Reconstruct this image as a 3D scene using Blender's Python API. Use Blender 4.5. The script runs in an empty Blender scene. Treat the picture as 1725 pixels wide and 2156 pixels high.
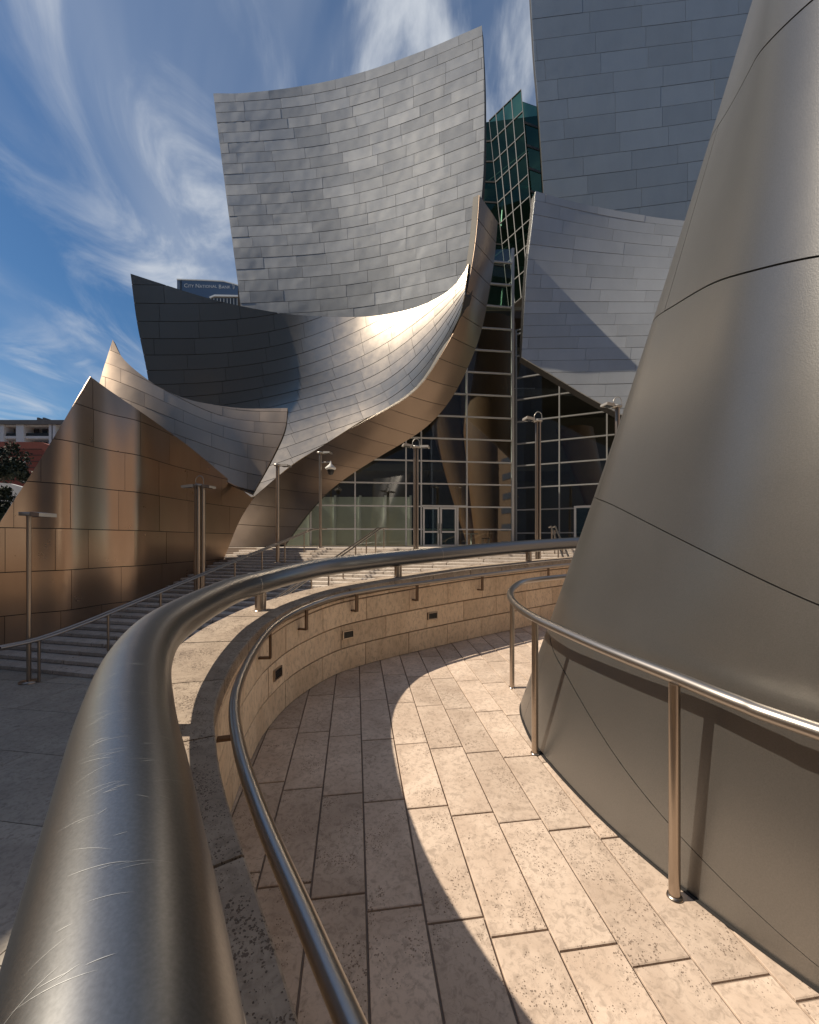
import bpy, bmesh, math, random
import numpy as np
from mathutils import Vector

random.seed(7)
rng = np.random.default_rng(7)
SC = bpy.context.scene
COL = SC.collection

# ------------------------------------------------------------------ camera, sky, sun, exposure
F, CX, CY, EYE = 864.0, 862.5, 1140.0, 1.5
cam_d = bpy.data.cameras.new('camera')
cam_d.sensor_fit = 'VERTICAL'; cam_d.sensor_height = 24.0
cam_d.lens = F / 2156 * 24.0
cam_d.shift_y = (CY - 1078) / 2156
cam_d.clip_start = 0.02; cam_d.clip_end = 6000
cam = bpy.data.objects.new('camera', cam_d); COL.objects.link(cam)
cam.location = (0, 0, EYE); cam.rotation_euler = (math.radians(90), 0, 0)
SC.camera = cam

SUN_EL = 46.0
SUN_DIR = Vector((-math.cos(math.radians(SUN_EL)), -0.03, math.sin(math.radians(SUN_EL)))).normalized()   # towards the sun
sun_d = bpy.data.lights.new('sun', 'SUN'); sun_d.energy = 4.8; sun_d.angle = math.radians(0.5); sun_d.color = (1.0, 0.87, 0.70)
sun = bpy.data.objects.new('sun', sun_d); COL.objects.link(sun)
sun.rotation_euler = (-SUN_DIR).to_track_quat('-Z', 'Y').to_euler()

world = bpy.data.worlds.new('World'); SC.world = world; world.use_nodes = True
wn, wl = world.node_tree.nodes, world.node_tree.links
wn.clear()
def N(nodes, typ, **kw):
    n = nodes.new(typ)
    for k, v in kw.items():
        if k.startswith('i_'): n.inputs[k[2:].replace('_', ' ')].default_value = v
        else: setattr(n, k, v)
    return n
wout = N(wn, 'ShaderNodeOutputWorld'); wbg = N(wn, 'ShaderNodeBackground'); wbg.inputs['Strength'].default_value = 0.08
sky = N(wn, 'ShaderNodeTexSky', sky_type='NISHITA', sun_disc=False, sun_elevation=math.radians(SUN_EL),
        sun_rotation=math.atan2(SUN_DIR.x, SUN_DIR.y), altitude=50, air_density=1.0, dust_density=0.3, ozone_density=1.3)
tc = N(wn, 'ShaderNodeTexCoord'); sep = N(wn, 'ShaderNodeSeparateXYZ')
wl.new(tc.outputs['Generated'], sep.inputs[0])
def M(nodes, links, op, a, b=None, clamp=False):
    n = nodes.new('ShaderNodeMath'); n.operation = op; n.use_clamp = clamp
    for i, v in enumerate((a, b)):
        if v is None: continue
        if isinstance(v, (int, float)): n.inputs[i].default_value = v
        else: links.new(v, n.inputs[i])
    return n.outputs[0]
# cirrus: noise on a flat layer overhead, drawn out along one wind direction
zz = M(wn, wl, 'ADD', M(wn, wl, 'MAXIMUM', sep.outputs['Z'], 0.0), 0.12)
cxn = M(wn, wl, 'DIVIDE', sep.outputs['X'], zz); cyn = M(wn, wl, 'DIVIDE', sep.outputs['Y'], zz)
com = N(wn, 'ShaderNodeCombineXYZ'); wl.new(cxn, com.inputs[0]); wl.new(cyn, com.inputs[1])
def cloud_noise(rot, scale, detail, dist, loc, rough=0.55, nscale=1.0):
    mp = N(wn, 'ShaderNodeMapping'); wl.new(com.outputs[0], mp.inputs[0])
    mp.inputs['Rotation'].default_value = (0, 0, math.radians(rot)); mp.inputs['Scale'].default_value = scale; mp.inputs['Location'].default_value = loc
    nz = N(wn, 'ShaderNodeTexNoise', noise_dimensions='3D'); wl.new(mp.outputs[0], nz.inputs['Vector'])
    nz.inputs['Scale'].default_value = nscale; nz.inputs['Detail'].default_value = detail
    nz.inputs['Roughness'].default_value = rough; nz.inputs['Distortion'].default_value = dist
    return nz.outputs[0]
def ramp(nodes, links, src, stops):
    r = nodes.new('ShaderNodeValToRGB'); r.color_ramp.interpolation = 'EASE'
    el = r.color_ramp.elements
    while len(el) < len(stops): el.new(0.5)
    for e, (p, c) in zip(el, stops):
        e.position = p; e.color = (c, c, c, 1) if isinstance(c, (int, float)) else c
    links.new(src, r.inputs[0]); return r.outputs[0]
c1 = ramp(wn, wl, cloud_noise(-24, (1.5, 0.55, 1), 5.0, 0.9, (4.6, 5.1, 8), 0.5), [(0.42, 0), (0.76, 1)])
c2 = ramp(wn, wl, cloud_noise(-36, (2.7, 1.25, 1), 7.0, 1.7, (3.2, 7.1, 9), 0.56), [(0.45, 0), (0.78, 1)])
c3 = ramp(wn, wl, cloud_noise(0, (0.9, 0.7, 1), 2.0, 0.2, (6.3, 6.4, 2), 0.5), [(0.30, 0), (0.56, 1)])
cm = M(wn, wl, 'MULTIPLY', M(wn, wl, 'ADD', M(wn, wl, 'MULTIPLY', c1, 0.42), M(wn, wl, 'MULTIPLY', c2, 0.72)), c3)
cm = M(wn, wl, 'MULTIPLY', cm, 1.15, True)
mixc = N(wn, 'ShaderNodeMix', data_type='RGBA'); wl.new(cm, mixc.inputs['Factor'])
hs = N(wn, 'ShaderNodeHueSaturation'); hs.inputs['Saturation'].default_value = 1.3; hs.inputs['Value'].default_value = 0.82
wl.new(sky.outputs[0], hs.inputs['Color']); wl.new(hs.outputs[0], mixc.inputs['A']); mixc.inputs['B'].default_value = (6.0, 6.4, 7.0, 1)
wl.new(mixc.outputs['Result'], wbg.inputs['Color']); wl.new(wbg.outputs[0], wout.inputs['Surface'])

vs = SC.view_settings
vs.view_transform = 'Standard'; vs.look = 'None'; vs.gamma = 1.0; vs.exposure = 0.36; vs.use_curve_mapping = False
SC.cycles.max_bounces = 8; SC.cycles.glossy_bounces = 6; SC.cycles.transparent_max_bounces = 16
SC.cycles.sample_clamp_indirect = 6.0

# ------------------------------------------------------------------ helpers
def W(px, py, Y):                    # a point of the place from its bearing (1725 x 2156 picture units) and its distance
    return Vector(((px - CX) / F * Y, Y, EYE - (py - CY) / F * Y))
SLOPE = 0.06
def floor_z(Y): return SLOPE * Y

def link(name, me, mat=None, parent=None):
    o = bpy.data.objects.new(name, me); COL.objects.link(o)
    if mat is not None and me is not None and len(me.materials) == 0: me.materials.append(mat)
    if parent is not None: o.parent = parent
    return o
def tag(o, label=None, cat=None, group=None, kind=None):
    if label: o['label'] = label
    if cat: o['category'] = cat
    if group: o['group'] = group
    if kind: o['kind'] = kind
    return o
def thing(name, label, cat, group=None, loc=(0, 0, 0)):
    o = bpy.data.objects.new(name, None); COL.objects.link(o); o.location = loc; o.empty_display_size = 0.2
    return tag(o, label, cat, group)

class MB:
    def __init__(s): s.v = []; s.f = []; s.sm = []
    def add(s, vs, fs, smooth=False):
        b = len(s.v); s.v += [tuple(p) for p in vs]
        for f in fs: s.f.append(tuple(i + b for i in f)); s.sm.append(smooth)
    def box(s, c, size, ex=(1, 0, 0), ey=(0, 1, 0), ez=(0, 0, 1)):
        c = Vector(c); ex, ey, ez = Vector(ex).normalized() * size[0] / 2, Vector(ey).normalized() * size[1] / 2, Vector(ez).normalized() * size[2] / 2
        vs = [c + ex * a + ey * b + ez * d for d in (-1, 1) for b in (-1, 1) for a in (-1, 1)]
        s.add(vs, [(0, 2, 3, 1), (4, 5, 7, 6), (0, 1, 5, 4), (1, 3, 7, 5), (3, 2, 6, 7), (2, 0, 4, 6)])
    def bbox(s, lo, hi):
        s.box([(a + b) / 2 for a, b in zip(lo, hi)], [b - a for a, b in zip(lo, hi)])
    def tube(s, path, r, seg=12, cap=True, radii=None):
        path = [Vector(p) for p in path]; n = len(path); base = len(s.v)
        T = [(path[min(i + 1, n - 1)] - path[max(i - 1, 0)]).normalized() for i in range(n)]
        ref = Vector((0, 0, 1)) if abs(T[0].z) < 0.9 else Vector((1, 0, 0))
        u = (ref - T[0] * ref.dot(T[0])).normalized(); vs = []
        for i in range(n):
            u = (u - T[i] * u.dot(T[i])).normalized(); w = T[i].cross(u)
            rr = radii[i] if radii else r
            for k in range(seg):
                a = 2 * math.pi * k / seg
                vs.append(path[i] + (u * math.cos(a) + w * math.sin(a)) * rr)
        fs = [(i * seg + k, i * seg + (k + 1) % seg, (i + 1) * seg + (k + 1) % seg, (i + 1) * seg + k) for i in range(n - 1) for k in range(seg)]
        s.add(vs, fs, True)
        if cap:
            s.add(vs[:seg], [tuple(range(seg))[::-1]]); s.add(vs[-seg:], [tuple(range(seg))])
    def lathe(s, c, prof, seg=16):
        vs = [(c[0] + r * math.cos(2 * math.pi * k / seg), c[1] + r * math.sin(2 * math.pi * k / seg), c[2] + z) for r, z in prof for k in range(seg)]
        fs = [(i * seg + k, i * seg + (k + 1) % seg, (i + 1) * seg + (k + 1) % seg, (i + 1) * seg + k) for i in range(len(prof) - 1) for k in range(seg)]
        s.add(vs, fs, True)
    def mesh(s, name):
        me = bpy.data.meshes.new(name); me.from_pydata(s.v, [], s.f); me.polygons.foreach_set('use_smooth', s.sm)
        me.update(); return me
    def build(s, name, mat, parent=None): return link(name, s.mesh(name), mat, parent)

def catmull(pts, sub=10):
    P = [Vector(p) for p in pts]
    if len(P) < 3:
        return [P[0].lerp(P[1], i / sub) for i in range(sub + 1)]
    P = [P[0] * 2 - P[1]] + P + [P[-1] * 2 - P[-2]]
    out = []
    for i in range(1, len(P) - 2):
        p0, p1, p2, p3 = P[i - 1:i + 3]
        for k in range(sub):
            t = k / sub
            out.append(0.5 * ((2 * p1) + (p2 - p0) * t + (2 * p0 - 5 * p1 + 4 * p2 - p3) * t * t + (3 * p1 - p0 - 3 * p2 + p3) * t ** 3))
    out.append(P[-2]); return out
def smooth_outline(segs, sub=6):      # each segment is smooth, corners lie between segments
    out = []
    for s in segs:
        c = catmull([(a, b, 0) for a, b in s], sub) if len(s) > 2 else [Vector((a, b, 0)) for a, b in s]
        for p in c:
            if not out or (p - out[-1]).length > 1e-4: out.append(p)
    if (out[0] - out[-1]).length < 1e-3: out.pop()
    return [(p.x, p.y) for p in out]

# ---- smooth surfaces through a net of 3D points (natural cubic splines both ways)
_sp = {}
def spline_w(n, t):
    t = np.atleast_1d(np.asarray(t, float))
    if n not in _sp:
        A = np.eye(n); B = np.zeros((n, n))
        for i in range(1, n - 1):
            A[i, i - 1:i + 2] = (1, 4, 1); B[i, i - 1:i + 2] = (6, -12, 6)
        _sp[n] = np.linalg.solve(A, B)
    D2 = _sp[n]; I = np.eye(n)
    i = np.clip(np.floor(t).astype(int), 0, n - 2); x = t - i
    tc_ = np.clip(t, 0, n - 1); xc = tc_ - i
    a, b = 1 - xc, xc
    w = a[:, None] * I[i] + b[:, None] * I[i + 1] + ((a ** 3 - a) / 6)[:, None] * D2[i] + ((b ** 3 - b) / 6)[:, None] * D2[i + 1]
    d = I[i + 1] - I[i] + (-(3 * a ** 2 - 1) / 6)[:, None] * D2[i] + ((3 * b ** 2 - 1) / 6)[:, None] * D2[i + 1]
    return w + (t - tc_)[:, None] * d
class Patch:
    def __init__(s, rows): s.c = np.array([[tuple(p) for p in r] for r in rows], float); s.R, s.C = s.c.shape[:2]
    def S(s, uv):
        uv = np.atleast_2d(uv); wu, wv = spline_w(s.C, uv[:, 0]), spline_w(s.R, uv[:, 1])
        return np.einsum('kr,rcd,kc->kd', wv, s.c, wu)
    def nrm(s, uv, e=1e-3):
        uv = np.atleast_2d(uv); du = np.array([e, 0]); dv = np.array([0, e])
        a = s.S(uv + du) - s.S(uv - du); b = s.S(uv + dv) - s.S(uv - dv)
        n = np.cross(a, b); n /= np.linalg.norm(n, axis=1)[:, None] + 1e-12
        return n, np.linalg.norm(a, axis=1) / (2 * e), np.linalg.norm(b, axis=1) / (2 * e)
    def pix(s, uv):
        p = s.S(uv); return np.stack([CX + p[:, 0] / p[:, 1] * F, CY - (p[:, 2] - EYE) / p[:, 1] * F], 1)
    def inv(s, pts):
        gu, gv = np.meshgrid(np.linspace(-0.4, s.C - 0.6, 70), np.linspace(-0.4, s.R - 0.6, 70)); g = np.stack([gu.ravel(), gv.ravel()], 1)
        gp = s.pix(g); out = []
        for q in pts:
            uv = g[np.argmin(((gp - q) ** 2).sum(1))].copy()
            for _ in range(12):
                e = 1e-4; st = np.array([uv, uv + (e, 0), uv + (0, e)]); p = s.pix(st)
                J = np.stack([(p[1] - p[0]) / e, (p[2] - p[0]) / e], 1)
                try: d = np.linalg.solve(J, np.array(q) - p[0])
                except np.linalg.LinAlgError: break
                uv = uv + np.clip(d, -0.3, 0.3)
                if np.abs(d).max() < 1e-5: break
            out.append(tuple(uv))
        return out
def clip_rect(poly, u0, u1, v0, v1):
    for ax, lim, sg in ((0, u0, 1), (0, u1, -1), (1, v0, 1), (1, v1, -1)):
        out = []; n = len(poly)
        for i in range(n):
            a, b = poly[i], poly[(i + 1) % n]
            da, db = sg * (a[ax] - lim), sg * (b[ax] - lim)
            if da >= 0: out.append(a)
            if (da >= 0) != (db >= 0):
                t = da / (da - db); out.append((a[0] + (b[0] - a[0]) * t, a[1] + (b[1] - a[1]) * t))
        poly = out
        if len(poly) < 3: return []
    res = []
    for p in poly:
        if not res or abs(p[0] - res[-1][0]) + abs(p[1] - res[-1][1]) > 1e-5: res.append(p)
    return res if len(res) > 2 else []
def area(poly):
    return 0.5 * abs(sum(poly[i][0] * poly[(i + 1) % len(poly)][1] - poly[(i + 1) % len(poly)][0] * poly[i][1] for i in range(len(poly))))
def uv_tess(poly, nu, nv):
    bm = bmesh.new(); vs = [bm.verts.new((p[0], p[1], 0)) for p in poly]
    try: bm.faces.new(vs)
    except ValueError: bm.free(); return None
    us = [p[0] for p in poly]; vv = [p[1] for p in poly]
    for k in range(1, nu):
        x = min(us) + (max(us) - min(us)) * k / nu
        bmesh.ops.bisect_plane(bm, geom=bm.verts[:] + bm.edges[:] + bm.faces[:], dist=1e-6, plane_co=(x, 0, 0), plane_no=(1, 0, 0))
    for k in range(1, nv):
        y = min(vv) + (max(vv) - min(vv)) * k / nv
        bmesh.ops.bisect_plane(bm, geom=bm.verts[:] + bm.edges[:] + bm.faces[:], dist=1e-6, plane_co=(0, y, 0), plane_no=(0, 1, 0))
    big = [f for f in bm.faces if len(f.verts) > 4]
    if big: bmesh.ops.triangulate(bm, faces=big)
    bm.verts.index_update()
    uv = np.array([(v.co.x, v.co.y) for v in bm.verts])
    fs = [tuple(v.index for v in f.verts) for f in bm.faces]
    be = []
    for e in bm.edges:
        if len(e.link_faces) == 1:
            f = e.link_faces[0]; l = [l for l in f.loops if l.edge == e][0]
            be.append((l.vert.index, l.link_loop_next.vert.index))
    bm.free(); return uv, fs, be
def skin_mesh(name, patch, poly, nu, nv, front, back, tilt=0.0, close_back=False, side=1, warp=0.0, ref=None):
    t = uv_tess(poly, nu, nv)
    if t is None: return None
    uv, fs, be = t
    P = patch.S(uv); Nn, _, _ = patch.nrm(uv)
    cen = P.mean(0); flip = (Nn.mean(0) @ (np.array((0, 0, EYE)) - cen)) * side < 0
    if getattr(patch, 'inside', None) is not None: flip = Nn[0] @ (P[0] - patch.inside(P[0])) < 0
    if flip: Nn = -Nn
    a = P[fs[0][1]] - P[fs[0][0]]; b = P[fs[0][2]] - P[fs[0][0]]
    if np.cross(a, b) @ Nn[fs[0][0]] < 0:
        fs = [f[::-1] for f in fs]; be = [(j, i) for i, j in be]
    Fv = P + Nn * front; Bv = P + Nn * back
    tv = rng.normal(0, tilt, 3) if tilt else np.zeros(3)
    Nc = Nn + tv
    if warp: Nc = Nc + (P - cen) * warp * rng.normal(0, 1)
    Nc /= np.linalg.norm(Nc, axis=1)[:, None]
    n = len(P); verts = np.concatenate([Fv, Bv]); faces = list(fs); ln = []
    for f in fs: ln += [tuple(Nc[i]) for i in f]
    for i, j in be:
        faces.append((j, i, i + n, j + n)); e = Fv[j] - Fv[i]; sn = np.cross(e, Nn[i]); sn /= np.linalg.norm(sn) + 1e-12
        ln += [tuple(sn)] * 4
    if close_back:
        for f in fs: faces.append(tuple(i + n for i in f[::-1])); ln += [tuple(-Nn[i]) for i in f[::-1]]
    me = bpy.data.meshes.new(name); me.from_pydata(verts.tolist(), [], faces)
    me.polygons.foreach_set('use_smooth', [True] * len(faces)); me.update()
    me.normals_split_custom_set(ln)
    return me
def panels(parent, patch, outl, vbr, ucuts, mat, gap=0.03, thick=0.05, nu=4, nv=2, tilt=0.006, name='panel', gapu=None, minarea=2e-4, side=1, warp=0.0, jit=0.0):
    n = 0
    for r in range(len(vbr) - 1):
        cuts = ucuts(r)
        for k in range(len(cuts) - 1):
            u0, u1, v0, v1 = cuts[k], cuts[k + 1], vbr[r], vbr[r + 1]
            mid = np.array([[(u0 + u1) / 2, (v0 + v1) / 2]]); _, lu, lv = patch.nrm(mid)
            gu, gv = (gapu or gap) / 2 / max(lu[0], 1e-6), gap / 2 / max(lv[0], 1e-6)
            poly = clip_rect(outl, u0 + gu, u1 - gu, v0 + gv, v1 - gv)
            if len(poly) < 3 or area(poly) < minarea: continue
            me = skin_mesh(name, patch, poly, nu, nv, thick + (random.uniform(-jit, jit) if jit else 0), -0.01, tilt, side=side, warp=warp)
            if me: link(name, me, mat, parent); n += 1
    return n
def backing(parent, patch, outl, mat, nu=24, nv=16, front=-0.004, back=-0.3, name='backing', side=1):
    me = skin_mesh(name, patch, outl, nu, nv, front, back, close_back=True, side=side)
    return link(name, me, mat, parent)
def stagger(C, du, shift, lo=-0.5, jitter=0.0):
    def f(r):
        o = lo + ((r * shift) % 1.0) * du - du; out = [o]
        while out[-1] < C - 0.4: out.append(out[-1] + du * (1 + random.uniform(-jitter, jitter)))
        return out
    return f
def inset(poly, d):
    cx = sum(p[0] for p in poly) / len(poly); cy = sum(p[1] for p in poly) / len(poly); out = []; n = len(poly)
    sg = 1 if sum(poly[i][0] * poly[(i + 1) % n][1] - poly[(i + 1) % n][0] * poly[i][1] for i in range(n)) > 0 else -1
    for i in range(n):
        a, b = poly[i - 1], poly[(i + 1) % n]; t = (b[0] - a[0], b[1] - a[1]); L = math.hypot(*t) + 1e-9
        out.append((poly[i][0] - sg * t[1] / L * d, poly[i][1] + sg * t[0] / L * d))
    return out

# ------------------------------------------------------------------ materials
def new_mat(name):
    m = bpy.data.materials.new(name); m.use_nodes = True; nt = m.node_tree
    return m, nt.nodes, nt.links, nt.nodes['Principled BSDF']
def mixrgb(nodes, links, fac, a, b, blend='MIX'):
    n = nodes.new('ShaderNodeMix'); n.data_type = 'RGBA'; n.blend_type = blend
    for k, v in (('Factor', fac), ('A', a), ('B', b)):
        if isinstance(v, (int, float)): n.inputs[k].default_value = v
        elif isinstance(v, tuple): n.inputs[k].default_value = (*v[:3], 1)
        else: links.new(v, n.inputs[k])
    return n.outputs['Result']
def noise(nodes, links, vec, scale, detail=3, rough=0.55, dist=0.0):
    n = nodes.new('ShaderNodeTexNoise'); n.inputs['Scale'].default_value = scale; n.inputs['Detail'].default_value = detail
    n.inputs['Roughness'].default_value = rough; n.inputs['Distortion'].default_value = dist; links.new(vec, n.inputs['Vector']); return n.outputs[0]
def coords(nodes, links, scale=(1, 1, 1), shift=0.0, rot=(0, 0, 0)):
    t = nodes.new('ShaderNodeTexCoord'); mp = nodes.new('ShaderNodeMapping'); mp.inputs['Scale'].default_value = scale; mp.inputs['Rotation'].default_value = rot
    src = t.outputs['Object']
    if shift:
        oi = nodes.new('ShaderNodeObjectInfo'); vm = nodes.new('ShaderNodeVectorMath'); vm.operation = 'ADD'
        sc = nodes.new('ShaderNodeMath'); sc.operation = 'MULTIPLY'; sc.inputs[1].default_value = shift; links.new(oi.outputs['Random'], sc.inputs[0])
        links.new(src, vm.inputs[0]); links.new(sc.outputs[0], vm.inputs[1]); src = vm.outputs[0]
    if any(rot):
        mp.inputs['Rotation'].default_value = (0, 0, 0); mr = nodes.new('ShaderNodeMapping'); mr.inputs['Rotation'].default_value = rot; links.new(src, mr.inputs[0]); src = mr.outputs[0]
    links.new(src, mp.inputs[0]); return mp.outputs[0]
def steel(name, base, rough=0.36, var=0.22, stain=0.25, bump=0.0, bscale=60, grain=0.03, rvar=0.08, wave=0.0, wscale=1.2, metal=0.85, wz=1.0):
    m, nd, lk, b = new_mat(name)
    b.inputs['Metallic'].default_value = metal
    oi = nd.new('ShaderNodeObjectInfo')
    k = M(nd, lk, 'ADD', M(nd, lk, 'MULTIPLY', oi.outputs['Random'], var), 1 - var / 2)
    v1 = coords(nd, lk, (1, 1, 0.22), 13.0); st = noise(nd, lk, v1, 0.9, 5, 0.6)
    k2 = M(nd, lk, 'ADD', M(nd, lk, 'MULTIPLY', st, stain), 1 - stain * 0.5)
    gr = noise(nd, lk, coords(nd, lk), bscale, 3, 0.6); k3 = M(nd, lk, 'ADD', M(nd, lk, 'MULTIPLY', gr, grain * 2), 1 - grain)
    kk = M(nd, lk, 'MULTIPLY', M(nd, lk, 'MULTIPLY', k, k2), k3)
    col = mixrgb(nd, lk, 1.0, base, (1, 1, 1), 'MULTIPLY')
    comb = nd.new('ShaderNodeCombineColor')
    for i in range(3): lk.new(kk, comb.inputs[i])
    fc = mixrgb(nd, lk, 1.0, base, comb.outputs[0], 'MULTIPLY')
    lk.new(fc, b.inputs['Base Color'])
    r = M(nd, lk, 'ADD', M(nd, lk, 'MULTIPLY', noise(nd, lk, coords(nd, lk, (1, 1, 1), 31.0), 2.3, 4), rvar), rough - rvar / 2)
    lk.new(r, b.inputs['Roughness'])
    h = None
    if bump: h = M(nd, lk, 'MULTIPLY', gr, bump)
    if wave:
        wv = M(nd, lk, 'MULTIPLY', noise(nd, lk, coords(nd, lk, (1, 1, wz), 7.0), wscale, 1, 0.4), wave)
        h = wv if h is None else M(nd, lk, 'ADD', h, wv)
    if h is not None:
        bp = nd.new('ShaderNodeBump'); bp.inputs['Strength'].default_value = 1.0; bp.inputs['Distance'].default_value = 1.0
        lk.new(h, bp.inputs['Height']); lk.new(bp.outputs[0], b.inputs['Normal'])
    return m
def plain(name, col, rough=0.6, metal=0.0, nz=0.15, nscale=4.0, spec=0.5, bump=0.0):
    m, nd, lk, b = new_mat(name)
    v = coords(nd, lk, (1, 1, 1), 5.0); n = noise(nd, lk, v, nscale, 5, 0.6)
    lk.new(mixrgb(nd, lk, n, tuple(c * (1 - nz) for c in col), tuple(min(1, c * (1 + nz)) for c in col)), b.inputs['Base Color'])
    b.inputs['Roughness'].default_value = rough; b.inputs['Metallic'].default_value = metal; b.inputs['Specular IOR Level'].default_value = spec
    if bump:
        bp = nd.new('ShaderNodeBump'); bp.inputs['Strength'].default_value = 1; bp.inputs['Distance'].default_value = bump
        lk.new(noise(nd, lk, v, nscale * 8, 4), bp.inputs['Height']); lk.new(bp.outputs[0], b.inputs['Normal'])
    return m
def travertine(name, base, dark, pit=0.55, pscale=26.0, vein=(1, 1, 1), var=0.18, pitcol=(0.09, 0.06, 0.045), bump=0.003, rot=(0, 0, 0), pth=(0.75, 0.12)):
    m, nd, lk, b = new_mat(name)
    v = coords(nd, lk, vein, 40.0, rot)
    n1 = noise(nd, lk, v, 3.0, 6, 0.62, 0.6); n2 = noise(nd, lk, v, 34.0, 5, 0.7, 0.6)
    c = mixrgb(nd, lk, ramp(nd, lk, n1, [(0.3, 0), (0.72, 1)]), dark, base)
    c = mixrgb(nd, lk, M(nd, lk, 'MULTIPLY', ramp(nd, lk, n2, [(0.44, 0), (0.68, 1)]), 0.62), c, tuple(x * 0.62 for x in dark))
    zone = ramp(nd, lk, noise(nd, lk, v, 5.5, 4, 0.62), [(0.40, 0.0), (0.64, 1)])
    vo = nd.new('ShaderNodeTexVoronoi'); vo.inputs['Scale'].default_value = pscale; wv_ = nd.new('ShaderNodeVectorMath'); wv_.operation = 'ADD'
    nn_ = nd.new('ShaderNodeTexNoise'); nn_.inputs['Scale'].default_value = pscale * 0.9; nn_.inputs['Detail'].default_value = 3; lk.new(v, nn_.inputs['Vector'])
    sc_ = nd.new('ShaderNodeVectorMath'); sc_.operation = 'SCALE'; sc_.inputs['Scale'].default_value = 1.1 / pscale; lk.new(nn_.outputs['Color'], sc_.inputs[0])
    lk.new(v, wv_.inputs[0]); lk.new(sc_.outputs[0], wv_.inputs[1]); lk.new(wv_.outputs[0], vo.inputs['Vector'])
    sepc = nd.new('ShaderNodeSeparateColor'); lk.new(vo.outputs['Color'], sepc.inputs[0])
    rad = M(nd, lk, 'MULTIPLY', M(nd, lk, 'MULTIPLY', sepc.outputs[0], sepc.outputs[1]), M(nd, lk, 'ADD', M(nd, lk, 'MULTIPLY', zone, pth[0]), pth[1]))
    pits = M(nd, lk, 'MULTIPLY', M(nd, lk, 'SUBTRACT', rad, vo.outputs['Distance']), 6.0, True)
    c = mixrgb(nd, lk, M(nd, lk, 'MULTIPLY', pits, pit), c, pitcol)
    oi = nd.new('ShaderNodeObjectInfo'); k = M(nd, lk, 'ADD', M(nd, lk, 'MULTIPLY', oi.outputs['Random'], var), 1 - var * 0.6)
    comb = nd.new('ShaderNodeCombineColor')
    for i in range(3): lk.new(k, comb.inputs[i])
    lk.new(mixrgb(nd, lk, 1.0, c, comb.outputs[0], 'MULTIPLY'), b.inputs['Base Color'])
    b.inputs['Roughness'].default_value = 0.72; b.inputs['Specular IOR Level'].default_value = 0.3
    hgt = M(nd, lk, 'SUBTRACT', M(nd, lk, 'MULTIPLY', n2, 0.25), pits)
    bp = nd.new('ShaderNodeBump'); bp.inputs['Strength'].default_value = 0.8; bp.inputs['Distance'].default_value = bump
    lk.new(hgt, bp.inputs['Height']); lk.new(bp.outputs[0], b.inputs['Normal'])
    return m
def glass(name, tint, refl=0.5, rough=0.02):
    m = bpy.data.materials.new(name); m.use_nodes = True; nd, lk = m.node_tree.nodes, m.node_tree.links; nd.clear()
    o = nd.new('ShaderNodeOutputMaterial'); mx = nd.new('ShaderNodeMixShader'); tr = nd.new('ShaderNodeBsdfTransparent'); gl = nd.new('ShaderNodeBsdfGlossy')
    fr = nd.new('ShaderNodeFresnel'); fr.inputs['IOR'].default_value = 1.55
    tr.inputs['Color'].default_value = (*tint, 1); gl.inputs['Roughness'].default_value = rough; gl.inputs['Color'].default_value = (*(refl if isinstance(refl, tuple) else (refl,) * 3), 1)
    f = M(nd, lk, 'ADD', M(nd, lk, 'MULTIPLY', fr.outputs[0], 1.6), 0.09, True)
    lk.new(f, mx.inputs[0]); lk.new(tr.outputs[0], mx.inputs[1]); lk.new(gl.outputs[0], mx.inputs[2]); lk.new(mx.outputs[0], o.inputs[0])
    return m

MT = {}
MT['dark'] = plain('dark_joint', (0.02, 0.018, 0.017), 0.8)
MT['joint'] = plain('steel_joint', (0.06, 0.058, 0.055), 0.6, 0.6)
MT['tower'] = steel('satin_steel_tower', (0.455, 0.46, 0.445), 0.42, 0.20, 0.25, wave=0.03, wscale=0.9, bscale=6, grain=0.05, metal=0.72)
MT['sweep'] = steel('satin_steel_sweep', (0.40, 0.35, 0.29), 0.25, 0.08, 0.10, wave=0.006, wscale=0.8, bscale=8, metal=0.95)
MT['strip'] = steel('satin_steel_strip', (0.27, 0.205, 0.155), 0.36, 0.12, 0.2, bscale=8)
MT['bronze'] = steel('warm_reflection_steel', (0.46, 0.335, 0.245), 0.29, 0.12, 0.3, wave=0.02, wscale=0.7, bscale=40, grain=0.05, wz=0.08, metal=1.0)  # stainless steel; its warm reflections are put into the base colour
MT['bronze2'] = steel('warm_grey_reflection_steel', (0.50, 0.385, 0.285), 0.34, 0.18, 0.35, wave=0.06, wscale=0.7, bscale=10, wz=0.15)  # same steel, warm reflected tone again tinted into the base
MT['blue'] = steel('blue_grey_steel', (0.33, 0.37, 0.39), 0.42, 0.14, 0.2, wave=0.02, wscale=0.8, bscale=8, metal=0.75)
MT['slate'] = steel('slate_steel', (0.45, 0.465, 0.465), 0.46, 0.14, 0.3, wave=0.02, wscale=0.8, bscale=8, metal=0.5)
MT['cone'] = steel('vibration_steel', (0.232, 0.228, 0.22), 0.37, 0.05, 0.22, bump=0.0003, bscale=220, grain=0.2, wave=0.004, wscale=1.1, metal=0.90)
MT['rail'] = steel('brushed_rail', (0.40, 0.37, 0.34), 0.33, 0.04, 0.1, bscale=90, grain=0.06, metal=1.0)
MT['tube'] = steel('brushed_tube', (0.24, 0.245, 0.25), 0.34, 0.0, 0.0, bscale=260, grain=0.25, rvar=0.0, metal=1.0)
MT['post'] = steel('satin_post', (0.42, 0.355, 0.295), 0.30, 0.06, 0.1, bscale=90, metal=1.0)
MT['frame'] = plain('aluminium_frame', (0.62, 0.62, 0.61), 0.45, 0.2, 0.06)
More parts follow.
